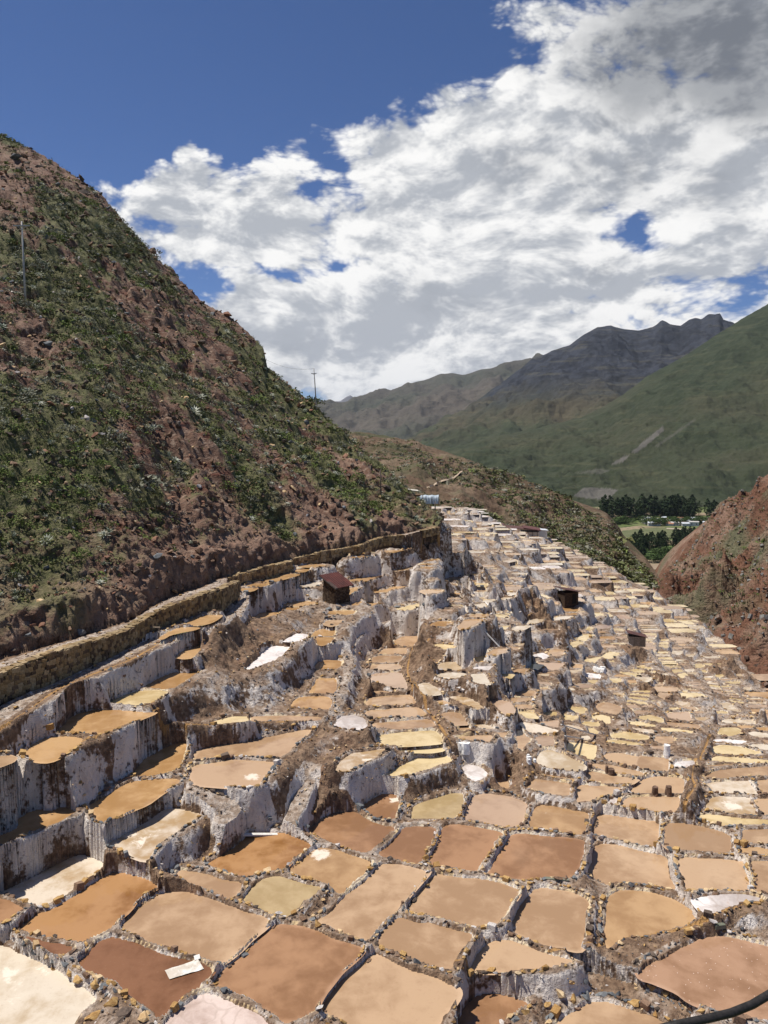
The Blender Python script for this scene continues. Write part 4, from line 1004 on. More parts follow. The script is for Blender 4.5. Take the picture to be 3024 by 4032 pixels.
for X0,Y0,r in ((1265,3360,.38),(2700,3650,.55),(2170,3215,.30),(1560,3150,.25),(2900,3372,.3),(250,3480,.35),(330,3440,.3),(180,3540,.3),(60,3870,.7),(880,3075,.45),(1000,3060,.35),(2880,3170,.4),(560,3300,.5),(1440,2985,.3),(2020,3650,.15),(770,3250,.1)):
    PATCH[(X0,Y0)]=r
stones_obj=0; far_bank=[]; PO=[]; pidx={}
nlab=0
occ={}
def free_at(x,y,z,r):
    kx,ky=int(x/.25),int(y/.25)
    for a in range(kx-1,kx+2):
        for b in range(ky-1,ky+2):
            for q in occ.get((a,b),()):
                if abs(q[2]-z)<.35 and (q[0]-x)**2+(q[1]-y)**2<(r+q[3])**2*.62: return False
    occ.setdefault((kx,ky),[]).append((x,y,z,r)); return True
def zat(x,y):
    i=min(max(int(np.searchsorted(YS,y)),0),NY-1); j=min(max(int(round((x/y-a0)/(AS[1]-AS[0]))),0),NA-1)
    return Hh[i,j],own[i,j],inside[i,j]
sizes=sorted([(-p['area']/p['cen'][1]**2,i) for i,p in enumerate(ponds) if not p.get('oof')]); single=set(i for _,i in sizes[:300])
rest=[]
LIM=2900
for i,p in enumerate(ponds):
    s0,s1=np.searchsorted(so_,[i,i+1]); sel=order[s0:s1]
    if i not in single: rest.append(i); p['sel']=sel; continue
    if not p['far'] and 'label' in p: lab,grp=p['label'],'evaporation ponds of the salt mine'
    else:
        px,py=p['img']
        lab='small pale pond among the far white terraces' ; grp='small ponds of the far terraces'
        if px>2450: lab='small pale pond on the far right terraces near the ravine'; grp='small ponds near the ravine'
    root=empty('salt_pond',(0,0,0),lab,'salt pond',grp); root.location=(float(p['cen'][0]),float(p['cen'][1]),p['z']); off=np.array([p['cen'][0],p['cen'][1],p['z']])
    p['root']=root
    # water
    O=nbr(p['P'],.075 if p['cen'][1]<26 else .02); c=p['cen']; n=len(O)
    tri=np.cross(O-c,np.roll(O,-1,0)-c)
    V=[];A=[]
    if (tri>0).all():
        for f_,e_ in ((1,1),(.93,.62),(.82,.22),(.55,.0)): 
            V.append(c+(O-c)*f_); A+= [e_]*n
        V=np.concatenate(V+[c[None]]); A.append(0)
        Fq=[]
        for r in range(3):
            for k in range(n): Fq.append([r*n+k,r*n+(k+1)%n,(r+1)*n+(k+1)%n]); Fq.append([r*n+k,(r+1)*n+(k+1)%n,(r+1)*n+k])
        for k in range(n): Fq.append([3*n+k,3*n+(k+1)%n,4*n])
        # winding: outer ring -> inner ring
    else:
        V=O; A=[.15]*n
        from mathutils.geometry import tessellate_polygon
        Fq=[list(t3) for t3 in tessellate_polygon([[Vector((q[0],q[1],0)) for q in O]])]
    V=np.array(V); e=np.array(A); pt=np.zeros(len(V))
    if p['c'] in SPATCH:
        a_=rnd.uniform(0,6.28); ex=(V-c)@np.array([math.cos(a_),math.sin(a_)])/math.sqrt(p['area']); pt+=SPATCH[p['c']]*np.clip(.5+ex*1.2,0,1)
    for (X0,Y0),r in PATCH.items():
        if abs(X0-p['img'][0])<330 and abs(Y0-p['img'][1])<170:
            q=plan(np.array([[X0,Y0]],float),p['h'])[0]
            if inpoly(np.array([q[0]]),np.array([q[1]]),p['P'])[0]:
                pt=pt*.25+np.exp(-((V-q)**2).sum(1)/(r*r))*.8
                if len(V)>n: # extra rings would smear a small patch: refine by adding a local fan grid
                    p['patch']=(q,r)
    V3=np.c_[V,np.full(len(V),p['z'])]-off; V3[:,2]=0
    Fq=np.array(Fq); nrm=np.cross(V[Fq[:,1]]-V[Fq[:,0]],V[Fq[:,2]]-V[Fq[:,0]]); Fq[nrm<0]=Fq[nrm<0][:,::-1]
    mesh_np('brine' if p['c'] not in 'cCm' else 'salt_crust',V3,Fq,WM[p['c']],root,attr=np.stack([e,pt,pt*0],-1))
    # bank and retaining wall, cut out of the terrace sheet
    if len(sel):
        q=Q[sel]; u,inv=np.unique(q,return_inverse=True)
        mesh_np('retaining_bank',Vg[u]-off,inv.reshape(-1,4),MATS['terrace_ground'],root,True,attr=att[u],normals=Ng[u])
    # rim stones
    Y=c[1]
    if (p['far'] and Y>60) or Y>75: continue
    P=nbr(p['P'],.0); per=np.linalg.norm(np.roll(P,-1,0)-P,axis=1).sum()
    base=float(np.clip(.105+.0026*(Y-13),.105,.21)); base=max(base*(1 if Y<22 else .8),Y*.0040)
    step=base*1.02; t=rnd.random()*step; seg=0; acc_=[]
    P2=np.vstack([P,P[:1]]); cs=np.r_[0,np.cumsum(np.linalg.norm(np.diff(P2,axis=0),axis=1))]
    inst=[]
    dens_=.96 if Y<24 else .55
    while t<cs[-1]:
        k=min(int(np.searchsorted(cs,t))-1,len(P)-1); k=max(k,0); f_=(t-cs[k])/(cs[k+1]-cs[k]+1e-9); q=P2[k]*(1-f_)+P2[k+1]*f_; tg=P2[k+1]-P2[k]; tg/=np.linalg.norm(tg)+1e-9
        big_=math.exp(rnd.gauss(0,.30)); sz=base*min(big_,1.75)
        t+=step*min(big_,1.6)*1.02
        if Y<14.6 and rnd.random()<.35: sz*=1.35
        o_=.10+rnd.uniform(-.03,.05); x_,y_=q[0]+tg[1]*o_,q[1]-tg[0]*o_
        # stone rows thin out in places
        if fbm(np.array([x_*.7]),np.array([y_*.7]),o=2)[0]<-.28: continue
        if rnd.random()>dens_: continue
        z_,ow,isin=zat(x_,y_)
        if z_>p['z']+.33 or z_<p['z']-.25: continue
        if not free_at(x_,y_,z_,sz*.5): continue
        cn=fbm(np.array([x_*.35+40]),np.array([y_*.35]),o=2)[0]
        kk=float(np.clip((Y-20)/15,0,1)); w_=[.40+.35*cn-.22*kk,.20+.1*cn,.2,.20-.4*cn,.05,.14+.2*kk]; mi=rnd.choices(range(6),[max(.03,v) for v in w_])[0]
        ang=math.atan2(tg[1],tg[0])+rnd.gauss(0,.35)
        inst.append((rnd.randrange(9),(sz*rnd.uniform(1.0,1.5),sz*rnd.uniform(.85,1.1),sz*rnd.uniform(.75,1.15)*(1 if Y<24 else .7)),ang,rnd.gauss(0,.16),rnd.gauss(0,.16),(x_,y_,z_+sz*.16),mi))
    if Y<26.5 and stones_obj+len(inst)<LIM:
        for pi,sc,ang,rx,ry,l,mi in inst:
            o=link('stone',rock_mesh(pi,mi),root); o.location=(l[0]-off[0],l[1]-off[1],l[2]-off[2]); o.scale=sc; o.rotation_euler=(rx,ry,ang); stones_obj+=1
    elif inst:
        L_=[(pi,rotm(ang,rx,ry)*np.array(sc)[None,:],np.array(l)-off,mi) for pi,sc,ang,rx,ry,l,mi in inst]
        o=join_instances('rim_stones',ROCKS,L_,ST,root); o['kind']='stuff'
print('stones',stones_obj,'rest',len(rest),round(time.time()-T0,1))
# the smallest far ponds as one
if rest:
    sel=np.concatenate([ponds[i]['sel'] for i in rest]); q=Q[sel]
    if len(sel):
        u,inv=np.unique(q,return_inverse=True); o=mesh_np('far_pond_banks',Vg[u],inv.reshape(-1,4),MATS['terrace_ground'],None,True,attr=att[u],normals=Ng[u]); o['kind']='stuff'; o['label']='banks of the smallest far terrace ponds'; o['category']='terraces'
    V=[];Fc=[];mi=[];b=0; cols='ctywoCbkpsSBmdr'
    for i in rest:
        O=nbr(ponds[i]['P'],.01); n=len(O); V.append(np.c_[np.vstack([O,ponds[i]['cen']]),np.full(n+1,ponds[i]['z'])])
        Fc+=[[b+k,b+(k+1)%n,b+n] for k in range(n)]; mi+= [max(0,cols.find(ponds[i]['c']))]*n; b+=n+1
    V=np.concatenate(V); o=mesh_np('far_ponds',V,np.array(Fc),[WM[c] for c in cols],None,attr=np.zeros((len(V),3)),mi=mi); o['kind']='stuff'; o['label']='smallest pale ponds of the far terraces'; o['category']='salt ponds'
# ---------------------------------------------------------------- stone walls along the paths
WLAB=['ochre dry stone wall holding the upper path, nearest to the camera','ochre stone wall stretch behind the corner bastion','low ochre stone wall past the red roofed hut','short ochre stone wall by the far steps']
M_fill=simple('wall_core',(.05,.032,.02),(.12,.075,.045),3)
for wi,wl in enumerate(wall3):
    X,Y,ZB,ZT=wl['x'],wl['y'],wl['zb'],wl['zt']; root=empty('stone_wall',(float(X[0]),float(Y[0]),float(ZB[0])),WLAB[wi],'stone wall','dry stone walls along the upper path'); off=np.array(root.location)
    s=np.r_[0,np.cumsum(np.hypot(np.diff(X),np.diff(Y)))]; n=int(s[-1]/.25)+2; q=np.linspace(0,s[-1],n)
    xs=np.interp(q,s,X);yy=np.interp(q,s,Y);zb=np.interp(q,s,ZB)-.35;zt=np.interp(q,s,ZT)-.02
    tx=np.gradient(xs);ty=np.gradient(yy);L=np.hypot(tx,ty);nx,ny=ty/L,-tx/L      # towards the viewer
    V=[];Fq=[]
    for k in range(n):
        V+=[(xs[k]+nx[k]*.0-off[0],yy[k]+ny[k]*.0-off[1],zb[k]-off[2]),(xs[k]-off[0],yy[k]-off[1],zt[k]-off[2]),(xs[k]-nx[k]*.28-off[0],yy[k]-ny[k]*.28-off[1],zt[k]-off[2]),(xs[k]-nx[k]*.28-off[0],yy[k]-ny[k]*.28-off[1],zb[k]-off[2])]
    for k in range(n-1):
        for a in range(3): Fq.append([4*k+a,4*(k+1)+a,4*(k+1)+a+1,4*k+a+1])
    mesh_np('wall_core',np.array(V),np.array(Fq),M_fill,root)
    inst=[]; ym=Y.mean(); r_=.082+.0011*(ym-20)
    u=0; hmax=float((ZT-ZB).max())+.1
    rows=int(hmax/(r_*1.25))+1
    for row in range(rows):
        u=rnd.random()*.1
        while u<s[-1]:
            sz=r_*2*rnd.uniform(.6,1.25); z_=row*r_*1.42+rnd.uniform(-.01,.01)
            x_=np.interp(u,s,X);y_=np.interp(u,s,Y);b_=np.interp(u,s,ZB);t_=np.interp(u,s,ZT)
            top=(t_-b_)
            k=min(int(np.searchsorted(q,u)),n-1)
            if z_+r_*.4<top: inst.append((x_+nx[k]*.03,y_+ny[k]*.03,b_+z_+r_*.5,sz,math.atan2(ty[k],tx[k]),0))
            u+=sz*.93
    # coping: thin pale slabs on top
    u=0
    while u<s[-1]:
        sz=rnd.uniform(.16,.30)*(1+.01*ym); x_=np.interp(u,s,X);y_=np.interp(u,s,Y);t_=np.interp(u,s,ZT); k=min(int(np.searchsorted(q,u)),n-1)
        for off_ in (.0,-.17): inst.append((x_-nx[k]*(.04-off_),y_-ny[k]*(.04-off_),t_+rnd.uniform(-.01,.02),sz,math.atan2(ty[k],tx[k])+rnd.gauss(0,.2),1))
        u+=sz*.9
    near_i=[a for a in inst]
    rnd.shuffle(near_i); near_i.sort(key=lambda a:a[1])
    cnt=0; L_=[]
    for x_,y_,z_,sz,an,kind_ in near_i:
        pi=8+rnd.randrange(8); hzk=rnd.uniform(.75,1.3); mi=rnd.choices((0,1,2),(.45,.28,.27) if not kind_ else (.3,.1,.6))[0]; hz=r_*1.85*hzk if not kind_ else .06
        sc=(sz*1.04,(.16 if not kind_ else .24),hz*1.0)
        if cnt<300 and wi<3:
            o=link('stone' if not kind_ else 'coping_stone',rock_mesh(pi,mi,WALLST,'wall_stone'),root); o.location=(x_-off[0],y_-off[1],z_-off[2]); o.scale=sc; o.rotation_euler=(rnd.gauss(0,.06),rnd.gauss(0,.08),an); cnt+=1
        else: L_.append((pi,rotm(an,rnd.gauss(0,.06),rnd.gauss(0,.08))*np.array(sc)[None,:],np.array((x_,y_,z_))-off,mi))
    if L_: o=join_instances('wall_stones',ROCKS,L_,WALLST,root); o['kind']='stuff'
print('walls',round(time.time()-T0,1))
# ---------------------------------------------------------------- scattered stones and rubble (countless)
inst=[]
def scat(n,amin,amax,ymin,ymax,cond,szf,mw):
    k=0
    for _ in range(n*4):
        if k>=n: break
        y=ymin*(ymax/ymin)**rnd.random(); a=rnd.uniform(amin,amax); i=min(int(np.searchsorted(YS,y)),NY-2); j=min(int((a-a0)/(AS[1]-AS[0])),NA-2)
        if not cond(i,j): continue
        sz=szf(y)*math.exp(rnd.gauss(0,.4)); inst.append((rnd.randrange(8),rotm(rnd.random()*6.3,rnd.gauss(0,.4),rnd.gauss(0,.4))*sz*np.array([1,.9,.8]),np.array([a*y,y,Hh[i,j]+sz*.1]),rnd.choices(range(6),mw)[0])); k+=1
scat(7000,-.56,.56,11,90,lambda i,j:own[i,j]>=-1 and not inside[i,j] and near[i,j]>.06,lambda y:.035+.0016*y,(.25,.12,.3,.15,.12,.3))
o=join_instances('loose_stones',ROCKS,inst,ST); tag(o,'loose stones strewn over the terrace banks','stones',kind='stuff')
inst=[]
scat(4200,-.56,.1,18,98,lambda i,j:own[i,j]==-2,lambda y:.07+.0042*y,(.12,.06,.4,.06,.02,.4))
o=join_instances('scree_stones',ROCKS,inst,[simple('red_rock',(.16,.07,.04),(.30,.16,.10),2,obj=False)]*1+ST[1:]); tag(o,'loose reddish rocks strewn on the left hillside','rocks',kind='stuff')
# ---------------------------------------------------------------- hills and mountains beyond
def ruled(name,pts,yc,foot,yf,matn,relief,nx=320,ny=110,fr=(.01,.01),seed=0,p=1.0,back=.25,rg=None,foote=None,label=None):
    """pts: crest line in display px; yc/yf: metres ahead of crest/foot (pairs px,dist); foot: (px, z) or foote: elevation px line"""
    pts=np.array(pts,float); cx=np.linspace(pts[0,0],pts[-1,0],nx); cy=np.interp(cx,pts[:,0],pts[:,1])
    a,t=dray(cx,cy); yc_=np.interp(cx,*np.array(yc,float).T); zc=CAMZ-t*yc_
    yf_=np.interp(cx,*np.array(yf,float).T)
    if foote is not None:
        fe=np.array(foote,float); _,tf=dray(cx,np.interp(cx,fe[:,0],fe[:,1])); zf=CAMZ-tf*yf_
    else: zf=np.interp(cx,*np.array(foot,float).T)
    s=np.linspace(0,1,ny); sb=np.linspace(1,1+back,max(4,int(ny*back*.4)))[1:]; s=np.r_[s,sb][:,None]
    Y=yf_+(yc_-yf_)*s; X=a*Y
    Z=zf+(zc-zf)*np.where(s<=1,s**p,1-(s-1)*1.2)
    env=np.clip(s*7,0,1)*np.clip((1-s)*6,.0,1)
    r=(ridge(X*fr[0]+seed,Y*fr[1]*.6,o=6,g=.55)*.6+fbm(X*fr[0]*2.2+seed,Y*fr[1]*2.2,o=5)*.5)
    Z=Z+relief*r*env+relief*.055*fbm(X*fr[0]*6,Y*fr[1]*0+seed,o=3)*(s>.8)
    V=np.stack([X,Y,Z],-1).reshape(-1,3); m=len(s); idx=np.arange(m*nx).reshape(m,nx)
    Fq=np.stack([idx[:-1,:-1],idx[:-1,1:],idx[1:,1:],idx[1:,:-1]],-1).reshape(-1,4)
    o=mesh_np(name,V,Fq,MATS[matn],None,True); o['kind']='structure'; return o,X,Y,Z,s
def hillmat(name,fs,soil0,soil1,g0,g1,cov,rock=None,stripe=0,bd=1,dots=0,terr=0):
    m,t,b=mat(name,.95,.1); P,Nn=geo(t); n0=t.noise(P,fs*.12,5,.55); n1=t.noise(P,fs*.6,6,.6); n2=t.noise(P,fs*3,5,.65); n3=t.noise(P,fs*11,4,.6)
    c=t.mix(t.ss(n1,.4,.62),soil0,soil1); c=t.mix(t.ss(n2,.52,.68),c,tuple(x*.55 for x in soil0))
    rg=t.n('ShaderNodeTexNoise',_noise_type='RIDGED_MULTIFRACTAL',Vector=P,Scale=fs*.55,Detail=7,Roughness=.55).outputs[0]
    gm=t.ss(t.m('ADD',t.m('MULTIPLY',n0,.6),t.m('MULTIPLY',n1,.4)),*cov)
    g=t.mix(t.ss(n2,.4,.62),g0,g1)
    c=t.mix(t.m('MULTIPLY',gm,.92),c,g)
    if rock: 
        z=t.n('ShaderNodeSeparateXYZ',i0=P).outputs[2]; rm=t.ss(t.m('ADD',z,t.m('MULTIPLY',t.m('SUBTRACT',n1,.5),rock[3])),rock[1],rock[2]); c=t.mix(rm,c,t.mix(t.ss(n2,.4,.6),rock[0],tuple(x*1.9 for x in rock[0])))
    if stripe:
        st=t.noise(t.scale(P,(fs*.9,fs*.9,fs*.9*14)),1,3,.5,0); c=t.mix(t.m('MULTIPLY',t.ss(st,.56,.66),stripe),c,(.16,.14,.075))
    if dots: c=t.mix(t.m('MULTIPLY',t.ss(n3,.53,.62),dots),c,(.028,.036,.014))
    if name=='green_mountain':
        a_=t.n('ShaderNodeSeparateColor',i0=t.n('ShaderNodeVertexColor',_layer_name='m').outputs[0]).outputs[0]; c=t.mix(a_,c,(.105,.098,.085))
    t.set(b,'Base Color',c); bump(t,b,t.m('ADD',t.m('MULTIPLY',rg,.55),t.m('ADD',t.m('MULTIPLY',n2,.5),t.m('MULTIPLY',n3,.25))),.9,bd)
hillmat('scrub_hill',.12,(.125,.082,.055),(.20,.145,.10),(.055,.058,.03),(.10,.098,.055),(.46,.60),dots=.5,bd=1.6)
hillmat('ravine_slope',.14,(.17,.085,.055),(.28,.185,.135),(.085,.09,.05),(.14,.135,.08),(.50,.63),dots=.3,bd=2.4)
hillmat('green_mountain',.006,(.062,.060,.036),(.092,.084,.050),(.023,.033,.018),(.040,.050,.028),(.33,.55),stripe=.12,bd=18,dots=.40)
hillmat('dark_mountain',.0035,(.07,.058,.036),(.11,.085,.055),(.026,.038,.02),(.042,.055,.028),(.36,.56),rock=((.018,.02,.026),120,420,420),bd=45,stripe=.2)  # cloud shadow painted into the colour as dark rock reaching down the slope
hillmat('far_mountain',.0022,(.075,.065,.052),(.11,.09,.07),(.04,.046,.032),(.06,.064,.042),(.42,.6),bd=70)
mid=[(560,850),(690,905),(740,930),(800,936),(850,944),(900,955),(950,972),(1000,987),(1060,1015),(1110,1030),(1150,1047),(1200,1072),(1250,1088),(1290,1100),(1312,1112),(1325,1130),(1338,1150),(1345,1170),(1370,1200),(1395,1228),(1415,1262),(1440,1300),(1480,1400)]
def edge_e(dp): return [(float(x)/K8,float(y)/K8+dp) for x,y in EDGE]
o,mX,mY,mZ,ms=ruled('scrub_hill',mid,[(560,520),(740,480),(1000,380),(1300,300),(1440,240),(1480,220)],None,[(560,150),(1000,175),(1100,205),(1300,190),(1420,185),(1480,190)],'scrub_hill',8,fr=(.036,.036),seed=3,foote=[(560,1180),(900,1150),(1040,1125),(1170,1190),(1310,1270),(1420,1340),(1480,1420)],ny=170,nx=420)
rav=[(1395,1330),(1412,1300),(1428,1270),(1450,1238),(1475,1205),(1500,1176),(1520,1150),(1545,1125),(1570,1103),(1600,1082),(1625,1062),(1659,1043),(1720,1005),(1850,920),(2050,830)]
o,rX,rY,rZ,rs=ruled('ravine_slope',rav,[(1395,300),(1500,270),(1659,215),(2050,150)],None,[(1395,185),(1440,150),(1500,128),(1560,112),(1659,98),(2050,80)],'ravine_slope',15,fr=(.06,.06),seed=11,foote=[(1395,1340),(1420,1330),(1500,1400),(1580,1450),(1659,1515),(1800,1600),(2050,1700)],ny=170,nx=360)
green=[(600,1010),(800,1003),(900,992),(935,985),(980,966),(1050,947),(1150,927),(1200,915),(1250,903),(1300,880),(1350,850),(1400,812),(1440,790),(1480,768),(1540,728),(1580,703),(1600,690),(1630,674),(1659,657),(1750,600),(1900,540),(2150,470)]
o_green,gX,gY,gZ,gs=ruled('green_mountainside',green,[(600,2700),(1000,2900),(1659,3600),(2150,3700)],[(600,-175),(2150,-175)],[(600,1450),(1659,1500),(2150,1400)],'green_mountain',62,fr=(.0042,.0042),seed=21,p=1.25,ny=300,nx=760)
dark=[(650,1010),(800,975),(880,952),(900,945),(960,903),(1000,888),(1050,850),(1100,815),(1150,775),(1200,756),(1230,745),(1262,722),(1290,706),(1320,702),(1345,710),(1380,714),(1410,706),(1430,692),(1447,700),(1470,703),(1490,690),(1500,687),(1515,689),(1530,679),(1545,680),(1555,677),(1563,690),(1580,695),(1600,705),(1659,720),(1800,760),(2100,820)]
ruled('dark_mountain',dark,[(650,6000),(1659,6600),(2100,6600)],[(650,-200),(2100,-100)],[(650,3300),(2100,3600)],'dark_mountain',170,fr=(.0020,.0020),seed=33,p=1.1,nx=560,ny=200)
farm=[(300,900),(500,872),(690,866),(740,869),(790,858),(830,849),(860,838),(900,824),(930,815),(955,806),(975,805),(1000,810),(1040,799),(1070,794),(1110,783),(1150,775),(1200,765),(1260,757),(1400,750),(1700,760),(2100,800)]
ruled('far_mountain',farm,[(300,11000),(2100,10500)],[(300,-200),(2100,-200)],[(300,6500),(2100,7000)],'far_mountain',330,fr=(.0011,.0011),seed=44,nx=480,ny=160)
hillmat('blue_peak',.0015,(.10,.10,.11),(.17,.17,.18),(.08,.085,.09),(.2,.2,.21),(.5,.7),bd=80)
ruled('distant_peak',[(500,900),(650,880),(700,868),(735,866),(748,857),(757,854),(765,860),(776,858),(790,851),(800,857),(815,861),(840,869),(900,880),(1200,900)],[(500,17000),(1200,17000)],[(500,-200),(1200,-200)],[(500,13000),(1200,13000)],'blue_peak',200,fr=(.0007,.0007),seed=55,nx=200,ny=60)
SCAR=[[(1238,1072),(1262,1052),(1300,1054),(1336,1058),(1312,1080),(1270,1077)],[(1362,978),(1385,958),(1430,921),(1436,928),(1405,955),(1376,978)],[(1320,1002),(1345,987),(1362,982),(1350,995),(1330,1003)],[(1240,1022),(1290,1012),(1318,1016),(1300,1024)],[(1415,962),(1500,905),(1502,909),(1420,966)]]
px_,py_=proj(gX,gY,gZ); sc_a=np.zeros(gX.shape)
for k_,q_ in enumerate(SCAR): sc_a=np.maximum(sc_a,inpoly(px_/K8,py_/K8,np.array(q_,float))*(1. if k_<3 else .45))
me_=o_green.data; a_=me_.color_attributes.new(name='m',type='FLOAT_COLOR',domain='POINT'); c_=np.ones((sc_a.size,4),np.float32); c_[:,0]=sc_a.ravel(); a_.data.foreach_set('color',c_.ravel())
# valley floor, one sheet to the horizon
VZ0=-148.
m,t,b=mat('valley_ground',.95,.1); P,_=geo(t)
n0=t.noise(P,.004,3,.5); vo=t.n('ShaderNodeTexVoronoi',Vector=t.scale(P,(.009,.016,.01)),Scale=1.0); n2=t.noise(P,.08,5,.6)
cl=t.n('ShaderNodeSeparateColor',i0=vo.outputs[1]).outputs[0]
c=t.mix(t.ss(cl,.3,.6),(.085,.115,.035),(.15,.165,.07)); c=t.mix(t.ss(cl,.75,.8),c,(.26,.20,.13)); c=t.mix(t.ss(n2,.5,.66),c,(.05,.07,.025)); t.set(b,'Base Color',c)
gv=np.array([(-30000,-2000,VZ0),(30000,-2000,VZ0),(30000,45000,VZ0),(-30000,45000,VZ0)],float)
o=mesh_np('valley_ground',gv,np.array([[0,1,2,3]]),m); o['kind']='structure'
def vpt(dx,dy,z=VZ0):
    a,t=dray(dx,dy); y=(CAMZ-z)/float(t); return float(a)*y,y
# fields
def field(name,poly,c0,c1,z,label):
    V=[(*vpt(x,y,VZ0+z),VZ0+z) for x,y in poly]; m=simple(name+'_surface',c0,c1,.05,.95,.3,.5)
    o=mesh_np(name,np.array(V),np.array([list(range(len(V)))]),m); o['kind']='structure'; return o
field('pasture_field',[(1320,1168),(1345,1146),(1420,1139),(1560,1143),(1559,1150),(1440,1163)],(.085,.098,.04),(.125,.13,.06),.5,'')
field('green_field',[(1370,1196),(1440,1180),(1530,1184),(1535,1192),(1455,1204),(1385,1208)],(.09,.15,.04),(.13,.19,.06),.6,'')
field('ploughed_field',[(1370,1222),(1470,1216),(1480,1226),(1385,1232)],(.22,.16,.10),(.29,.22,.15),.8,'')
field('dirt_road',[(1440,1140),(1560,1146),(1560,1148.5),(1440,1142.5)],(.36,.30,.22),(.42,.36,.27),1.0,'')
# crop plots on the mountain foot: taken on the mountain sheet
M_plot=simple('ploughed_plot',(.085,.076,.07),(.12,.108,.098),.03,.95,.3,2); M_plot2=simple('cut_crop_plot',(.10,.12,.06),(.17,.19,.09),.03,.95,.3,2)
def on_sheet(XX,YY,ZZ,dx,dy):
    px,py=proj(XX,YY,ZZ); d=(px/K8-dx)**2+(py/K8-dy)**2; k=np.argmin(d); return XX.ravel()[k],YY.ravel()[k],ZZ.ravel()[k]
# ---------------------------------------------------------------- trees of the valley
def leafcloud(n,fn,size,seed):
    r=np.random.default_rng(seed); V=[];Fq=[]
    for i in range(n):
        c=fn(r); d=r.normal(size=(3,3)); d-=d.mean(0); d/=np.linalg.norm(d,axis=1)[:,None]; k=len(V); V+=list(c+d*size*r.uniform(.6,1.3)); Fq.append([k,k+1,k+2])
    return np.array(V),np.array(Fq)
M_euc=simple('eucalyptus_leaves',(.018,.032,.014),(.045,.065,.028),.15,.9,0,obj=False,spec=.1); M_tree=simple('valley_leaves',(.035,.06,.018),(.075,.11,.035),.15,.9,0,obj=False,spec=.1); M_bark=simple('bark',(.12,.09,.06),(.22,.18,.13),2,.9,0)
def euc(seed):
    def f(r):
        h=r.uniform(.16,1); w=.17*math.sin(min(1,h*1.05)*math.pi)**.6*r.uniform(.3,1)+.01; a=r.uniform(0,6.3); return np.array([w*math.cos(a),w*math.sin(a),h])
    return leafcloud(230,f,.05,seed)
def rnd_tree(seed):
    def f(r):
        v=r.normal(size=3); v/=np.linalg.norm(v); v*=r.uniform(.55,1)**.5; return np.array([v[0]*.46,v[1]*.46,.6+v[2]*.38])
    return leafcloud(230,f,.085,seed)
ECR=[euc(i) for i in range(4)]; RCR=[rnd_tree(10+i) for i in range(4)]
def crown_me(kind,i,c={}):
    if (kind,i) not in c:
        V,Fc=(ECR if kind=='e' else RCR)[i]; me=bpy.data.meshes.new('crown'); me.from_pydata(V.tolist(),[],Fc.tolist()); me.materials.append(M_euc if kind=='e' else M_tree); c[(kind,i)]=me
    return c[(kind,i)]
tm=MB().tube([(0,0,0),(.01,0,.35),(0,.01,.8)],[.022,.015,.006],5); tr_me=None
def tree(kind,x,y,z,h,label,group,wide=1.):
    global tr_me
    root=empty('eucalyptus_tree' if kind=='e' else 'valley_tree',(x,y,z),label,'tree',group)
    if tr_me is None: o=tm.build('trunk',M_bark,root); tr_me=o.data
    else: o=link('trunk',tr_me,root)
    c=link('crown',crown_me(kind,rnd.randrange(4)),root); c.scale=(wide,wide,1); root.scale=(h,h,h); root.rotation_euler=(0,0,rnd.random()*6.3)
n=0
for k in range(88):   # long row in front of the pasture
    dx=rnd.uniform(1362,1532); dy=1190-(dx-1362)*.085+rnd.uniform(-6,7)
    x,y=vpt(dx,dy); tree('e',x,y,VZ0,rnd.uniform(12,27),'tall dark eucalyptus in the long row below the pasture','eucalyptus trees in the row below the pasture',1.3)
for k in range(14):
    dx=rnd.uniform(1345,1395); dy=rnd.uniform(1192,1212); x,y=vpt(dx,dy); tree('e',x,y,VZ0,rnd.uniform(13,21),'dark eucalyptus at the left end of the long row','eucalyptus trees at the left end of the row',1.5)
for k in range(76):
    dx=rnd.uniform(1300,1500); dy=1124-rnd.random()*12; x,y=vpt(dx,dy); tree('e',x,y,VZ0,rnd.uniform(18,44),'tall eucalyptus in the dark grove at the mountain foot','eucalyptus grove at the mountain foot',1.5)
for k in range(12):
    dx=rnd.uniform(1490,1560); dy=1120-rnd.random()*8; x,y=vpt(dx,dy); tree('e',x,y,VZ0,rnd.uniform(16,34),'eucalyptus standing behind the village houses','eucalyptus trees behind the village',1.3)
for k in range(80):
    dx=rnd.uniform(1325,1580); dy=1131+rnd.uniform(-4,5); x,y=vpt(dx,dy); tree('r',x,y,VZ0,rnd.uniform(7,13),'low round green tree near the village houses','round trees around the village',1.6)
for k in range(34):
    dx=rnd.uniform(1365,1500); dy=rnd.choice([rnd.uniform(1196,1203),rnd.uniform(1207,1220)]); x,y=vpt(dx,dy); tree('r',x,y,VZ0,rnd.uniform(6,11),'round bushy tree between the green fields','round trees between the fields',1.6)
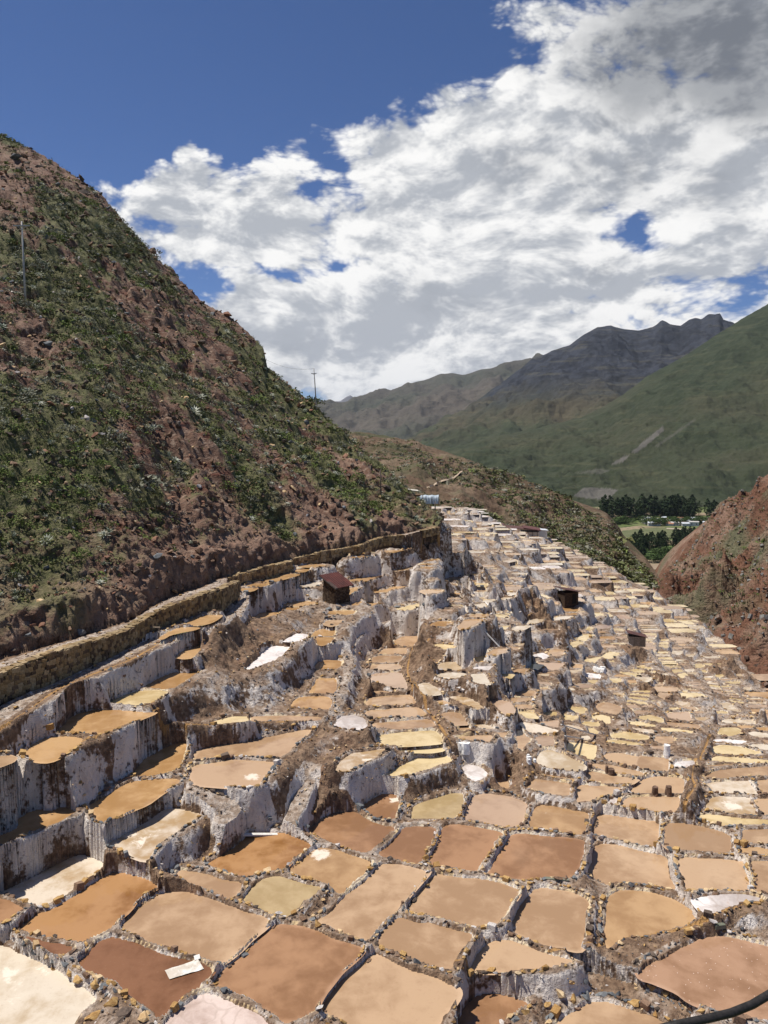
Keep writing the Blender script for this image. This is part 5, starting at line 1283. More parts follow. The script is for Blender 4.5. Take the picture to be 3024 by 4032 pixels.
# houses of the village
M_w=simple('house_wall',(.45,.42,.38),(.62,.60,.56),.5,.9,0); M_r=simple('tile_roof',(.22,.10,.06),(.34,.17,.11),.5,.9,0); M_tin=simple('tin_roof',(.45,.47,.5),(.62,.64,.66),.5,.5,0); M_win=simple('dark_window',(.02,.02,.02),(.04,.04,.045),1,.3,0)
def house(x,y,z,w_,d_,h_,rz,roof,label,group):
    root=empty('village_house',(x,y,z),label,'house',group); root.rotation_euler=(0,0,rz)
    MB().box((0,0,h_/2),(w_,d_,h_)).build('wall',M_w,root)
    b=MB(); e=.5
    b.v=[(-w_/2-e,-d_/2-e,h_),(w_/2+e,-d_/2-e,h_),(w_/2+e,d_/2+e,h_),(-w_/2-e,d_/2+e,h_),(-w_/2-e,0,h_+d_*.28),(w_/2+e,0,h_+d_*.28)]; b.f=[[0,1,5,4],[2,3,4,5],[0,4,3],[1,2,5],[3,2,1,0]]; b.mi=[0]*5
    b.build('roof',roof,root)
    for k in (-.28,.25):
        f_=MB().box((w_*k,-d_/2-.03,h_*.5),(w_*.16,.06,h_*.38)).build('window',M_w,root); MB().box((w_*k,-d_/2-.07,h_*.5),(w_*.12,.04,h_*.3)).build('pane',M_win,f_)
for k in range(40):
    dx=rnd.uniform(1392,1545); dy=rnd.uniform(1124,1136); x,y=vpt(dx,dy); house(x,y,VZ0,rnd.uniform(8,15),rnd.uniform(5,9),rnd.uniform(3.5,7),rnd.uniform(-.6,.6),rnd.choice([M_tin,M_r,M_w]),'small pale village house among trees on the valley floor','village houses on the valley floor')
x,y=vpt(1440,1240); house(x,y,VZ0,14,8,3.5,.1,M_r,'red roofed house at the ravine mouth','houses at the ravine mouth')
x,y=vpt(1452,1238); house(x,y,VZ0,9,7,3.5,-.2,M_tin,'tin roofed house at the ravine mouth','houses at the ravine mouth')
print('far',round(time.time()-T0,1))
HAZE=1.5e-5
# ---------------------------------------------------------------- small things
def at(dx,dy,h=None,photo=False):
    px,py=(dx,dy) if photo else (dx*K8,dy*K8)
    a,t=ray(px,py)
    if h is not None: y=h/float(t); return float(a)*y,y,CAMZ-h
    # march along the ray onto the terrain
    a=float(a); j=min(max(int(round((a-a0)/(AS[1]-AS[0]))),0),NA-1); zr=CAMZ-float(t)*YS; hit=np.flatnonzero(Hh[:,j]>=zr)
    y=YS[hit[0]] if len(hit) else 60.; return a*y,float(y),float(CAMZ-float(t)*y)
M_wood=simple('weathered_wood',(.22,.17,.12),(.38,.31,.24),6,.85,.4,.01,obj=True); M_pole=simple('concrete_pole',(.32,.31,.29),(.46,.44,.41),3,.85,.2,.01,obj=True); M_whitew=simple('salt_bleached_wood',(.60,.57,.52),(.78,.75,.70),6,.8,.3,.01,obj=True)
M_dark=simple('dark_wood',(.05,.04,.035),(.11,.085,.07),5,.85,.3,.01,obj=True); M_wire=simple('wire',(.03,.03,.03),(.05,.05,.05),5,.5,0)
M_red=simple('red_tin_roof',(.085,.030,.025),(.15,.048,.038),2.5,.55,.2,.02); M_darkroof=simple('dark_tin_roof',(.055,.03,.028),(.11,.05,.04),2.5,.7,.2,.02); M_saltw=simple('white_salt',(.70,.67,.63),(.84,.82,.79),6,.8,.6,.03)
M_sack=simple('white_sack',(.52,.46,.38),(.82,.79,.73),5,.75,.5,.02,obj=True); M_tarp=simple('blue_grey_tarp',(.30,.36,.42),(.46,.52,.57),.5,.6,.5,.15); M_plaster=simple('ochre_plaster',(.45,.30,.13),(.58,.42,.22),1,.9,.2,.02)
M_creamw=simple('cream_wall',(.50,.46,.38),(.64,.60,.52),1,.9,.2,.02); M_block=simple('stacked_stone',(.035,.022,.015),(.10,.062,.038),9,.95,1.,.06); M_hose=simple('black_rubber',(.012,.011,.010),(.03,.026,.024),14,.6,.6,.01)
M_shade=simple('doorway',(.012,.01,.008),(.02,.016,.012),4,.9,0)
def pitched(b,c,w_,d_,h0,h1,rz,th=.05,over=.12,mi=0):
    """mono-pitch slab, high at -x"""
    cr,sr=math.cos(rz),math.sin(rz); k=len(b.v)
    for dz in (0,th):
        for x,y,z in ((-w_/2-over,-d_/2-over,h0),(w_/2+over,-d_/2-over,h1),(w_/2+over,d_/2+over,h1),(-w_/2-over,d_/2+over,h0)):
            b.v.append((c[0]+x*cr-y*sr,c[1]+x*sr+y*cr,c[2]+z+dz))
    for q in ((3,2,1,0),(4,5,6,7),(0,1,5,4),(1,2,6,5),(2,3,7,6),(3,0,4,7)): b.f.append([k+i for i in q]); b.mi.append(mi)
# red roofed stone hut: feet at photo (1310..1370,2385)
bx,by,bz=at(727,1300)
root=empty('stone_hut',(bx,by,bz),'small stone hut with sloping red tin roof amid white walls','hut')
hw_,hd_=1.25,1.5; hh0,hh1=1.95,1.35
b=MB(); V=[]
for x in (-hw_/2,hw_/2):
    for y in (-hd_/2,hd_/2):
        for z in (0,1): V.append((x*(1.08 if z==0 else 1),y*(1.08 if z==0 else 1),-.5 if z==0 else (hh0 if x<0 else hh1)))
b.v=V; b.f=[[0,1,3,2],[4,6,7,5],[0,4,5,1][:0] or [0,2,6,4],[1,5,7,3],[2,3,7,6],[0,4,5,1]]; b.mi=[0]*6; b.build('wall_core',M_block,root)
inst=[];q=0
for face in range(2):
    L_=hw_ if face==0 else hd_
    for r in range(17):
        u=-L_/2+rnd.random()*.06
        while u<L_/2:
            sz=rnd.uniform(.10,.2); z=-.15+r*.125; f_=1.08-.08*max(0,z)/1.6
            x_,y_=(u,-hd_/2) if face==0 else (hw_/2,u)
            top=hh0+(hh1-hh0)*((x_+hw_/2)/hw_)
            if z<top-.05:
                o=link('stone',rock_mesh(rnd.randrange(8),rnd.choice([0,1,1,2]),[simple('hut_stone_a',(.06,.036,.02),(.12,.075,.038),4,obj=True),simple('hut_stone_b',(.035,.02,.013),(.08,.048,.028),4,obj=True),simple('hut_stone_c',(.08,.055,.036),(.15,.105,.07),4,obj=True)] if not q else HS,'hut_stone'),root) if q==0 else link('stone',rock_mesh(8+rnd.randrange(8),rnd.choice([0,1,1,2]),HS,'hut_stone'),root)
                if q==0: HS=[MATS['hut_stone_a'],MATS['hut_stone_b'],MATS['hut_stone_c']]; q=1
                o.location=(x_*f_,y_*f_,z); o.scale=((sz*1.1,.12,.13) if face==0 else (.12,sz*1.1,.13)); o.rotation_euler=(0,rnd.gauss(0,.1),rnd.gauss(0,.1))
            u+=sz*.95
b=MB(); pitched(b,(0.05,0,0),hw_+.35,hd_+.25,hh0+.12,hh1-.06,0,.04,.12); hr_=b.build('roof',M_red,root)
b=MB()
for k in range(9): 
    y=-hd_/2-.15+k*(hd_+.3)/8; cr_=(hw_+.6); b.tube([(-hw_/2-.27,y,hh0+.19),(hw_/2+.36,y,hh1-.0)],.018,5)
b.build('roof_ribs',M_red,hr_)
b=MB(); pitched(b,(.05,-hd_/2-.12,0),hw_+.42,.02,hh0+.06,hh1-.12,0,.10,.12); b.build('fascia_board',M_dark,root)
root.rotation_euler=(0,0,-.78); root.scale=(.68,.68,.70)
# two more sheds down the slope
x,y,z=at(2235,2372,photo=True); root=empty('hut',(x,y,z),'dark stone hut with low dark red roof further down the mine','hut'); root.rotation_euler=(0,0,.35)
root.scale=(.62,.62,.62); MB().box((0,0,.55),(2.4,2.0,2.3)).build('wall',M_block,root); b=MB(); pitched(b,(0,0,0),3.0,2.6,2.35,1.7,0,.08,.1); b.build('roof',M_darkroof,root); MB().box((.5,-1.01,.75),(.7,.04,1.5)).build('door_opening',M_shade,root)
x,y,z=at(2505,2528,photo=True); root=empty('shed',(x,y,z),'weathered plank shed with slanting roof standing among the ponds','shed'); root.rotation_euler=(0,0,-.15); root.scale=(.72,.72,.6)
for k in range(14):
    MB().box((-.94+k*.145,-.62,.25),(.135,.035,1.5+ .0)).build('plank',M_wood,root)
MB().box((0,0,.3),(2.0,1.2,1.45)).build('wall',M_dark,root); b=MB(); pitched(b,(0,0,0),2.1,1.4,1.55,.95,0,.06,.14); b.build('roof',M_darkroof,root)
# storage sheds at the far edge
x,y,z=at(2040,2112,None,photo=True); d=116.; a,t=ray(2040,2115); x,y,z=float(a)*d,d,CAMZ-float(t)*d
root=empty('long_shed',(x,y,z),'long low shed with red and dark tin roofs at the far edge of the mine','shed'); root.rotation_euler=(0,0,-.12)
MB().box((0,0,-.1),(6.4,2.6,2.2)).build('wall',M_creamw,root)
for k in range(9): MB().box((-2.9+k*.72,-1.32,.35),(.07,.06,1.5)).build('post',M_dark,root)
b=MB(); pitched(b,(-.6,-.1,0),5.4,3.0,1.75,1.35,0,.08,.2); b.build('roof',M_darkroof,root); b=MB(); pitched(b,(2.1,.3,0),2.3,3.1,1.6,1.2,0,.1,.2); b.build('roof',M_red,root)
b=MB(); pitched(b,(-3.6,.6,0),2.4,2.6,2.1,1.85,0,.08,.2); b.build('roof',M_red,root)
a,t=ray(2127,2110); d=118.; x,y,z=float(a)*d,d,CAMZ-float(t)*d
root=empty('small_shed',(x,y,z),'small white tin shed right of the long red roofed shed','shed'); MB().box((0,0,.3),(1.9,1.6,1.4)).build('wall',M_whitew,root); b=MB(); pitched(b,(0,0,0),2.0,1.8,1.15,.95,0,.06,.1); b.build('roof',simple('pale_tin',(.5,.52,.55),(.66,.68,.7),1,.5,0),root)
# tarpaulin shelter and the ochre house
a,t=ray(1675,1979); d=118.; x,y,z=float(a)*d,d,CAMZ-float(t)*d
root=empty('tarp_shelter',(x,y,z),'long shelter covered in blue grey tarpaulin above the far terraces','shelter')
n=40; V=[];Fq=[]
prof=[(-.9,-.1),(-.82,.75),(-.62,1.18),(-.1,1.28),(.5,1.22),(.8,.9),(.9,0)]
for k in range(n):
    u=-2.1+4.2*k/(n-1); fold=.05*math.sin(k*1.7)+.04*rnd.uniform(-1,1); sag=-.10*abs(math.sin(k/(n-1)*math.pi*4))
    for (yy,zz) in prof: V.append((u+.05*math.sin(zz*9+k),yy*(1+fold),zz+(sag+.12*(k/(n-1)<.1) if zz>1 else 0)))
m_=len(prof)
for k in range(n-1):
    for q_ in range(m_-1): Fq.append([k*m_+q_,(k+1)*m_+q_,(k+1)*m_+q_+1,k*m_+q_+1])
mesh_np('tarpaulin',np.array(V),np.array(Fq),M_tarp,root,True)
b=MB()
for u in (-2.05,-1,0,1,2.05): b.box((u,-.95,.5),(.07,.07,1.25))
for k,u in enumerate((-2.05,-1,0,1,2.05)): MB().box((u,-.97,.45),(.07,.07,1.2)).build('post',M_dark,root)
a,t=ray(1622,1947); d=124.; x,y,z=float(a)*d,d,CAMZ-float(t)*d
root=empty('house',(x,y,z),'small ochre house with pale roof just above the tarpaulin shelter','house'); MB().box((0,0,-.3),(1.5,1.6,1.7)).build('wall',M_plaster,root); MB().box((.2,-.82,-.15),(.35,.04,.9)).build('door',M_dark,root)
b=MB(); pitched(b,(0,0,0),1.7,2.0,.85,.62,0,.07,.2); b.build('roof',M_creamw,root)
# earth bench under the shelter
b=MB(); a,t=ray(1690,2003); 
# ---- poles
def pole(xb,yb,zb,xt,zt,r,label,arm=None,mats=M_pole,yt=None):
    root=empty('utility_pole',(xb,yb,zb),label,'pole'); top=(xt-xb,(yt or yb)-yb,zt-zb)
    MB().tube([(0,0,-.6),(top[0]*.5,top[1]*.5,top[2]*.5),top],[r*1.25,r,r*.75],8).build('shaft',mats,root,True)
    if arm:
        w_,dz=arm; L=Vector(top).length
        ca_=MB().box((top[0],top[1]-r,top[2]-dz),(w_,r*1.2,r*1.2)).build('crossarm',mats,root)
        for s_ in (-1,1):
            MB().tube([(top[0]*.93,top[1]-r,top[2]-dz-w_*.25),(top[0]+s_*w_*.3,top[1]-r,top[2]-dz)],r*.3,5).build('brace',mats,root)
            MB().tube([(top[0]+s_*w_*.46,top[1]-r,top[2]-dz),(top[0]+s_*w_*.46,top[1]-r,top[2]-dz+w_*.12)],r*.5,6).build('insulator',M_dark,ca_)
    return root
def hillpt(dx,dy): return at(dx,dy)
x,y,z=hillpt(55,656); a,t=dray(47,478); pole(x,y,z,float(a)*y,CAMZ-float(t)*y,.052*y/40*1.0,'grey concrete utility pole with crossarm high on the left hillside',(y*.0215,y*.006))
TOP1=(float(a)*y,y,CAMZ-float(t)*y)
yy=74.; a1_,t1=dray(684,888); a2_,t2=dray(678,796); pole(float(a1_)*yy,yy,CAMZ-float(t1)*yy,float(a2_)*yy,CAMZ-float(t2)*yy,.055,'slim leaning pole on the crest against the clouds',(.5,.5),M_pole)
TOP2=(float(a2_)*yy,yy,CAMZ-float(t2)*yy)
x,y,z=hillpt(823,1076); a,t=dray(822,1013); pole(x,y,z,float(a)*y,CAMZ-float(t)*y,.05,'thin dark pole on the red bank at the hill foot',None,M_dark)
for (bx_,by_,tx_,ty_,hh_,lb) in ((1714,2066,1713,1974,7.1,'dark pole beside the steps left of the far white terraces'),(1664,2000,1664,1946,None,'thin dark pole in front of the tarpaulin shelter')):
    a,t=ray(bx_,by_); d=(hh_/float(t)) if hh_ else 100.; a2,t2=ray(tx_,ty_); pole(float(a)*d,d,CAMZ-float(t)*d,float(a2)*d,CAMZ-float(t2)*d,.055,lb,None,M_dark)
def wire(p,q,sag,r,label):
    pts=[tuple(p[i]*(1-k/16)+q[i]*k/16-(sag*4*(k/16)*(1-k/16) if i==2 else 0) for i in range(3)) for k in range(17)]
    root=empty('overhead_wire',pts[0],label,'wire'); MB().tube([tuple(c-o_ for c,o_ in zip(pt,pts[0])) for pt in pts],r,4).build('cable',M_wire,root)
A_=hillpt(575,798); wire((A_[0],A_[1],A_[2]+1),TOP2,.4,.010,'thin wire from the cliff edge to the leaning crest pole')
p0=hillpt(210,895); p1=hillpt(510,1105); wire((p0[0],p0[1],p0[2]+.5),(p1[0],p1[1],p1[2]+.45),.1,.012,'thin dark cable running down across the green slope')
# ---- wooden rail
x0_,y0_,z0_=at(500+192*.36166,2150+995*.36166,7.7,photo=True); x1_,y1_,z1_=at(500+352*.36166,2150+1010*.36166,7.7,photo=True)
root=empty('wooden_rail',(x0_,y0_,z0_),'simple wooden rail of two posts beside the lower path','rail'); dx_,dy_=x1_-x0_,y1_-y0_
H_=.31*y0_/28*1.35
MB().tube([(0,0,-.1),(0,0,H_*1.15)],.028,6).build('post',M_wood,root); MB().tube([(dx_,dy_,-.1),(dx_,dy_,H_*1.05)],.028,6).build('post',M_wood,root); MB().tube([(-.12,-.02,H_),(dx_+.05,dy_-.02,H_*1.08)],.028,6).build('rail',M_wood,root)
# ---- planks and poles: (crop, x0,y0,x1,y1,h, thickness, material, label)
def bar(ck,xa,ya,xb,yb,ha,hb,w_,th,m_,name,label,cat):
    ox,oy,s_=CROPS[ck]; p=at(ox+xa*s_,oy+ya*s_,ha,photo=True) if ha else at(ox+xa*s_,oy+ya*s_,photo=True); q=at(ox+xb*s_,oy+yb*s_,hb,photo=True) if hb else at(ox+xb*s_,oy+yb*s_,photo=True)
    root=empty(name,p,label,cat); L=Vector(q)-Vector(p); b=MB(); rz=math.atan2(L.y,L.x); ry=-math.asin(L.z/L.length)
    b.box((L.x/2,L.y/2,L.z/2+th/2),(L.length,w_,th),rz,0,ry); return b.build(name+'_body',m_,root),p
bar('B',455,118,783,118,None,None,.11,.045,M_whitew,'plank','long bleached plank lying at the foot of the white wall','plank')
bar('F',478,1042,650,1040,None,None,.09,.04,M_whitew,'plank','short white plank on the rim of the salt streaked pond','plank')
bar('K',842,922,1020,1110,None,None,.045,.045,M_whitew,'wooden_pole','thin white pole leaning against a dark terrace wall','pole')
bar('K',862,618,908,668,None,None,.07,.05,M_whitew,'plank','small pale plank lying across the pond under the brown mound','plank')
bar('H',-30,530,250,612,None,None,.06,.05,M_whitew,'wooden_pole','upper of two pale poles lying over small yellow ponds','pole')
bar('H',0,622,150,645,None,None,.06,.05,M_whitew,'wooden_pole','lower of two pale poles lying over small yellow ponds','pole')
bar('C',1378,478,1575,492,None,None,.10,.05,simple('green_stone_slab',(.12,.13,.095),(.20,.20,.15),6,.9,.4,.02,obj=True),'slab','greenish flat stone slab on the rim of the large pond','stone slab')
ox,oy,s_=CROPS['D']; x,y,z=at(ox+1255*s_,oy+868*s_,photo=True); o=MB().box((0,0,.05),(.26,.17,.10),.2).build('slab',MATS['green_stone_slab'],empty('stone_slab',(x,y,z),'square greenish slab on the corner of the speckled pond','stone slab'))
# ---- sack
ox,oy,s_=CROPS['A']; x,y,z=at(ox+1500*s_,oy+1215*s_,HL[4],photo=True); p0=at(ox+1345*s_,oy+1225*s_,HL[4],photo=True); p1=at(ox+1385*s_,oy+1300*s_,HL[4],photo=True); p2=at(ox+1665*s_,oy+1215*s_,HL[4],photo=True); p3=at(ox+1610*s_,oy+1140*s_,HL[4],photo=True)
V=[];Fq=[]; n1,n2_=14,7
for i in range(n1):
    for j in range(n2_):
        u,v=i/(n1-1),j/(n2_-1); P_=[(p1[k]*(1-u)+p2[k]*u)*(1-v)+(p0[k]*(1-u)+p3[k]*u)*v for k in range(2)]
        h_=.018+.025*math.sin(math.pi*v)*math.sin(math.pi*u)+.012*float(fbm(np.array([u*5]),np.array([v*3+9]),o=2)[0])+(.05*sstep(np.array(u),.82,1.)*v)
        V.append((P_[0]-x,P_[1]-y,float(h_)))
for i in range(n1-1):
    for j in range(n2_-1): a=i*n2_+j; Fq.append([a,a+n2_,a+n2_+1,a+1])
root=empty('sack',(x,y,z),'flat white plastic sack floating on the dark brown pond','sack'); mesh_np('sack_body',np.array(V),np.array(Fq),M_sack,root,True)
b=MB(); b.box((p3[0]-x,p3[1]-y,.07),(.12,.1,.02),.5,.4); b.build('folded_corner',M_sack,root)
# ---- stumps and salt lumps: irregular cut columns
def stump(px_,py_,h_,r,ht,m_,name,label,cat,top=.85,seed=0,group=None):
    x,y,z=at(px_,py_,h_,photo=True) if h_ else at(px_,py_,photo=True)
    root=empty(name,(x,y,z),label,cat,group); n=12;rows=7;V=[];Fq=[]
    for k in range(rows):
        f_=k/(rows-1); 
        for q_ in range(n):
            a=6.283*q_/n; rr=r*(1+(top-1)*f_)*(1+.16*float(vnoise(np.array(math.cos(a)*1.7+seed),np.array(math.sin(a)*1.7),np.array(f_*3.))))
            V.append((rr*math.cos(a),rr*math.sin(a),-.12+(ht+.12)*f_+.05*ht*float(vnoise(np.array(a*1.3+seed),np.array(2.)))*(k==rows-1)))
    V.append((0,0,ht*.94))
    for k in range(rows-1):
        for q_ in range(n): a=k*n+q_;b_=k*n+(q_+1)%n; Fq.append([a,b_,b_+n]); Fq.append([a,b_+n,a+n])
    for q_ in range(n): Fq.append([(rows-1)*n+q_,(rows-1)*n+(q_+1)%n,rows*n])
    mesh_np(name+'_body',np.array(V),np.array(Fq),m_,root,False); return root
M_mud=simple('mud_stump',(.10,.06,.04),(.24,.155,.11),6,.95,.9,.05)
hx=lambda x:2224+x*.48222
hy=lambda y:2600+y*.48222
stump(hx(735),hy(1098),None,.13,.27,M_mud,'mud_stump','left one of two dark stumps on the low stone ridge','stump',.7,1)
stump(hx(845),hy(1098),None,.14,.29,M_mud,'mud_stump','right one of two dark stumps on the low stone ridge','stump',.65,2)
stump(hx(342),hy(915),None,.07,.24,M_mud,'mud_stump','narrow dark stump standing in the tan brine','stump',.7,3)
stump(hx(380),hy(932),None,.13,.20,M_mud,'mud_stump','squat stump with notched top in the tan brine','stump',.8,4)
stump(hx(492),hy(875),None,.10,.13,M_mud,'mud_stump','low brown lump on the ridge between tan ponds','stump',.6,5)
stump(hx(200),hy(880),None,.09,.17,M_mud,'mud_stump','small square brown stump right of the cracked white pan','stump',.9,6)
stump(hx(832),hy(780),None,.13,.42,M_saltw,'salt_cylinder','upright white salt cylinder beside the tan pond','salt block',.85,7)
stump(hx(1215),hy(515),None,.27,.85,simple('salt_crusted_stump',(.30,.22,.16),(.80,.76,.71),4,.9,1.,.09),'salt_stump','tall bright white salt crusted stump at the canal head','salt stump',.35,8)
stump(hx(1610),hy(510),None,.36,.80,MATS['salt_crusted_stump'],'salt_stump','broad white salt crusted stump at the right edge','salt stump',.45,9)
stump(1480+735*.48222,2600+730*.48222,None,.17,.26,M_saltw,'salt_block','big white square block on the brown terrace corner','salt block',.8,10)
stump(1480+690*.48222,2600+705*.48222,None,.11,.15,M_saltw,'salt_block','smaller white lump left of the big white block','salt block',.7,11)
for k in range(11):
    stump(hx(240+rnd.uniform(0,90)),hy(88+rnd.uniform(-10,12)),None,.20,.24,M_saltw,'salt_sack','white salt sack in the heap on the upper terrace','sack',.6,20+k,'heap of white salt sacks')
for k in range(7):
    stump(1480+(1230+rnd.uniform(0,70))*.48222,2600+(815+rnd.uniform(-20,35))*.48222,None,.10,.12,M_saltw,'salt_lump','white salt lump piled at the brown wall foot','salt',.5,40+k,'white salt lumps at the wall foot')
# big boulders at the lower left
for k,(px_,py_,s_,mi) in enumerate(((1080,1330,.24,3),(870,1385,.27,3),(650,1265,.30,0),(790,1310,.26,0),(910,1470,.36,0),(760,1580,.34,0),(1190,1580,.34,1),(1010,1560,.34,5),(1120,1490,.2,1),(580,1215,.24,0),(530,1150,.18,3),(380,1080,.19,1),(430,1120,.2,3),(290,1050,.2,3),(270,1010,.17,3),(200,980,.17,3),(960,1640,.34,5),(700,1000,.20,0),(700,1050,.17,1),(600,1100,.18,2))):
    ox,oy,q_=CROPS['A']; x,y,z=at(ox+px_*q_*(1 if k!=0 else .79),oy+py_*q_+10,photo=True)
    o=link('boulder',rock_mesh(rnd.randrange(8),mi),None); o.location=(x,y,z); o.scale=(s_*1.1,s_,s_*.95); o.rotation_euler=(rnd.gauss(0,.2),rnd.gauss(0,.2),rnd.random()*6)
    tag(o,['ochre','pale ochre','brown','grey','salty','dark'][mi]+' boulder in the rough wall right of the pale corner pond','boulder','boulders bordering the pale corner pond')
for k,(px_,py_,s_,mi) in enumerate(((1500,1380,.34,1),(1400,1480,.26,0),(1205,1560,.30,0),(1290,1540,.2,2),(1120,1610,.28,3),(1040,1650,.24,4),(1380,1600,.30,3),(1480,1560,.24,0),(1620,1440,.28,0),(1710,1410,.3,3),(1840,1410,.32,3),(1590,1300,.2,1),(1980,1420,.3,3),(2100,1470,.33,0),(2190,1520,.24,1),(2280,1560,.24,0),(2480,1620,.2,3),(2240,1340,.26,0),(2360,1380,.3,0),(2490,1460,.28,2),(2560,1530,.26,2),(2650,1540,.24,0),(2770,1580,.2,0),(1640,1520,.22,2))):
    ox,oy,q_=CROPS['C']; x,y,z=at(ox+px_*q_,oy+py_*q_+8,photo=True)
    o=link('boulder',rock_mesh(rnd.randrange(8),mi),None); o.location=(x,y,z); o.scale=(s_*1.1,s_*.9,s_*.9); o.rotation_euler=(rnd.gauss(0,.2),rnd.gauss(0,.2),rnd.random()*6)
    tag(o,['ochre','pale ochre','brown','grey','salty','dark'][mi]+' boulder of the stony bank at the lower right','boulder','boulders of the stony bank at lower right')
# black hose crossing the lower right corner
pts=[]
for dx,dy,dd in ((1395,2230,8.6),(1470,2212,8.7),(1530,2200,8.8),(1580,2188,8.9),(1625,2170,9.05),(1662,2148,9.2),(1720,2110,9.4)):
    a,t=dray(dx,dy); pts.append((float(a)*dd,dd,CAMZ-float(t)*dd))
root=empty('black_hose',pts[0],'thick black hose cutting across the lower right corner','hose'); MB().tube([tuple(c-o_ for c,o_ in zip(p,pts[0])) for p in pts],.052,10).build('hose_body',M_hose,root,True)
# ---------------------------------------------------------------- plants of the left hillside
def mk(nm,V,Fc,mats,mi=None):
    me=bpy.data.meshes.new(nm); me.from_pydata(V.tolist(),[],Fc.tolist()); 
    for m in mats: me.materials.append(m)
    if mi is not None: me.polygons.foreach_set('material_index',mi)
    return me
def domef(r):
    v=r.normal(size=3); v/=np.linalg.norm(v); v*=r.uniform(.4,1)**.5; v[2]=abs(v[2])*.75+.02; return np.array([v[0]*.5,v[1]*.5,v[2]*.5])
M_sh=[simple('shrub_olive',(.095,.105,.042),(.17,.175,.075),1.2,.9,0,spec=.1),simple('shrub_green',(.10,.135,.036),(.18,.22,.07),1.2,.9,0,spec=.1),simple('shrub_grey',(.17,.17,.125),(.27,.265,.20),1.2,.9,0,spec=.1),simple('shrub_dark',(.07,.085,.035),(.12,.135,.06),1.2,.9,0,spec=.1)]
SHB=[leafcloud(170,domef,.05,100+i) for i in range(4)]; SHL=[leafcloud(42,domef,.10,120+i) for i in range(4)]
M_tw=simple('twigs',(.10,.07,.045),(.18,.13,.09),2,.9,0)
def rosette(n,seed,L=.5,wd_=.045):
    r=np.random.default_rng(seed); V=[];Fc=[]
    for k in range(n):
        a=k*2.399; el=.25+1.1*(k/n); c,s_=math.cos(a),math.sin(a); b=len(V)
        p0=np.array([0,0,.02]); l=L*r.uniform(.75,1.1); mid=np.array([c*math.cos(el)*l*.5,s_*math.cos(el)*l*.5,math.sin(el)*l*.55]); tip=np.array([c*math.cos(el*.8)*l,s_*math.cos(el*.8)*l,math.sin(el*.75)*l*.85]); sd_=np.array([-s_,c,0])*wd_*L*1.6
        V+= [p0-sd_*.5,p0+sd_*.5,mid+sd_,mid-sd_,tip,mid*1.0+np.array([0,0,-.02*L])]; Fc+=[[b,b+1,b+5],[b+1,b+2,b+5],[b,b+5,b+3],[b+5,b+2,b+4],[b+3,b+5,b+4]]
    return np.array(V),np.array(Fc)
AG=[rosette(20,i) for i in range(3)]
M_ag=simple('agave_leaf',(.13,.16,.11),(.27,.30,.22),1.5,.6,0); M_agp=simple('pale_agave_leaf',(.30,.32,.24),(.52,.52,.42),1.5,.6,0)
ag_me=[mk('agave_leaves',V,Fc,[M_ag if i<1 else M_agp]) for i,(V,Fc) in enumerate(AG)]
sh_me=[[mk('foliage',V,Fc,[m]) for V,Fc in SHB] for m in M_sh]
tw_me=MB().tube([(0,0,-.06),(.03,0,.2)],[.03,.012],4).build('stem_proto',M_tw).data
bpy.data.objects.remove(bpy.data.objects['stem_proto'])
hilli=np.argwhere((own==-2)); 
wgt=(YS[hilli[:,0]]**1.15)  # even cover per square metre, a little denser near
cand=hilli[rng.choice(len(hilli),60000,p=wgt/wgt.sum())]
slope=gl; lst=[]
for i,j in cand:
    y=YS[i]; x=GX[i,j]; z=VZ[i,j]
    if y>ycr[0,j]+2 or abs(AS[j])>.60: continue
    dfoot=y-yfoot[0,j]
    if dfoot<1.2: continue
    lst.append((x,y,z,dfoot,greenm[i,j],slope[i,j]))
arr=np.array(lst); gn=arr[:,4]*.55+.30*fbm(arr[:,0]*.8,arr[:,1]*.8,o=2)
pr=sstep(gn,-.15,.40)*.75+.10; pr*=np.clip(arr[:,3]/5,.25,1)*np.where(arr[:,5]>1.9,.35,1)
sel=arr[rng.random(len(arr))<pr*.5]; print('plants',len(sel))
sel=sel[:9500]
szs=np.exp(rng.normal(0,.45,len(sel)))*(.34+.0032*sel[:,1]); app=szs/sel[:,1]; order=np.argsort(-app)
SL=['olive shrub growing on the steep left hillside','bright green shrub growing on the steep left hillside','grey dry shrub growing on the steep left hillside','dark green shrub growing on the steep left hillside']
nsh=0;nag=0;inst=[];agi=[]
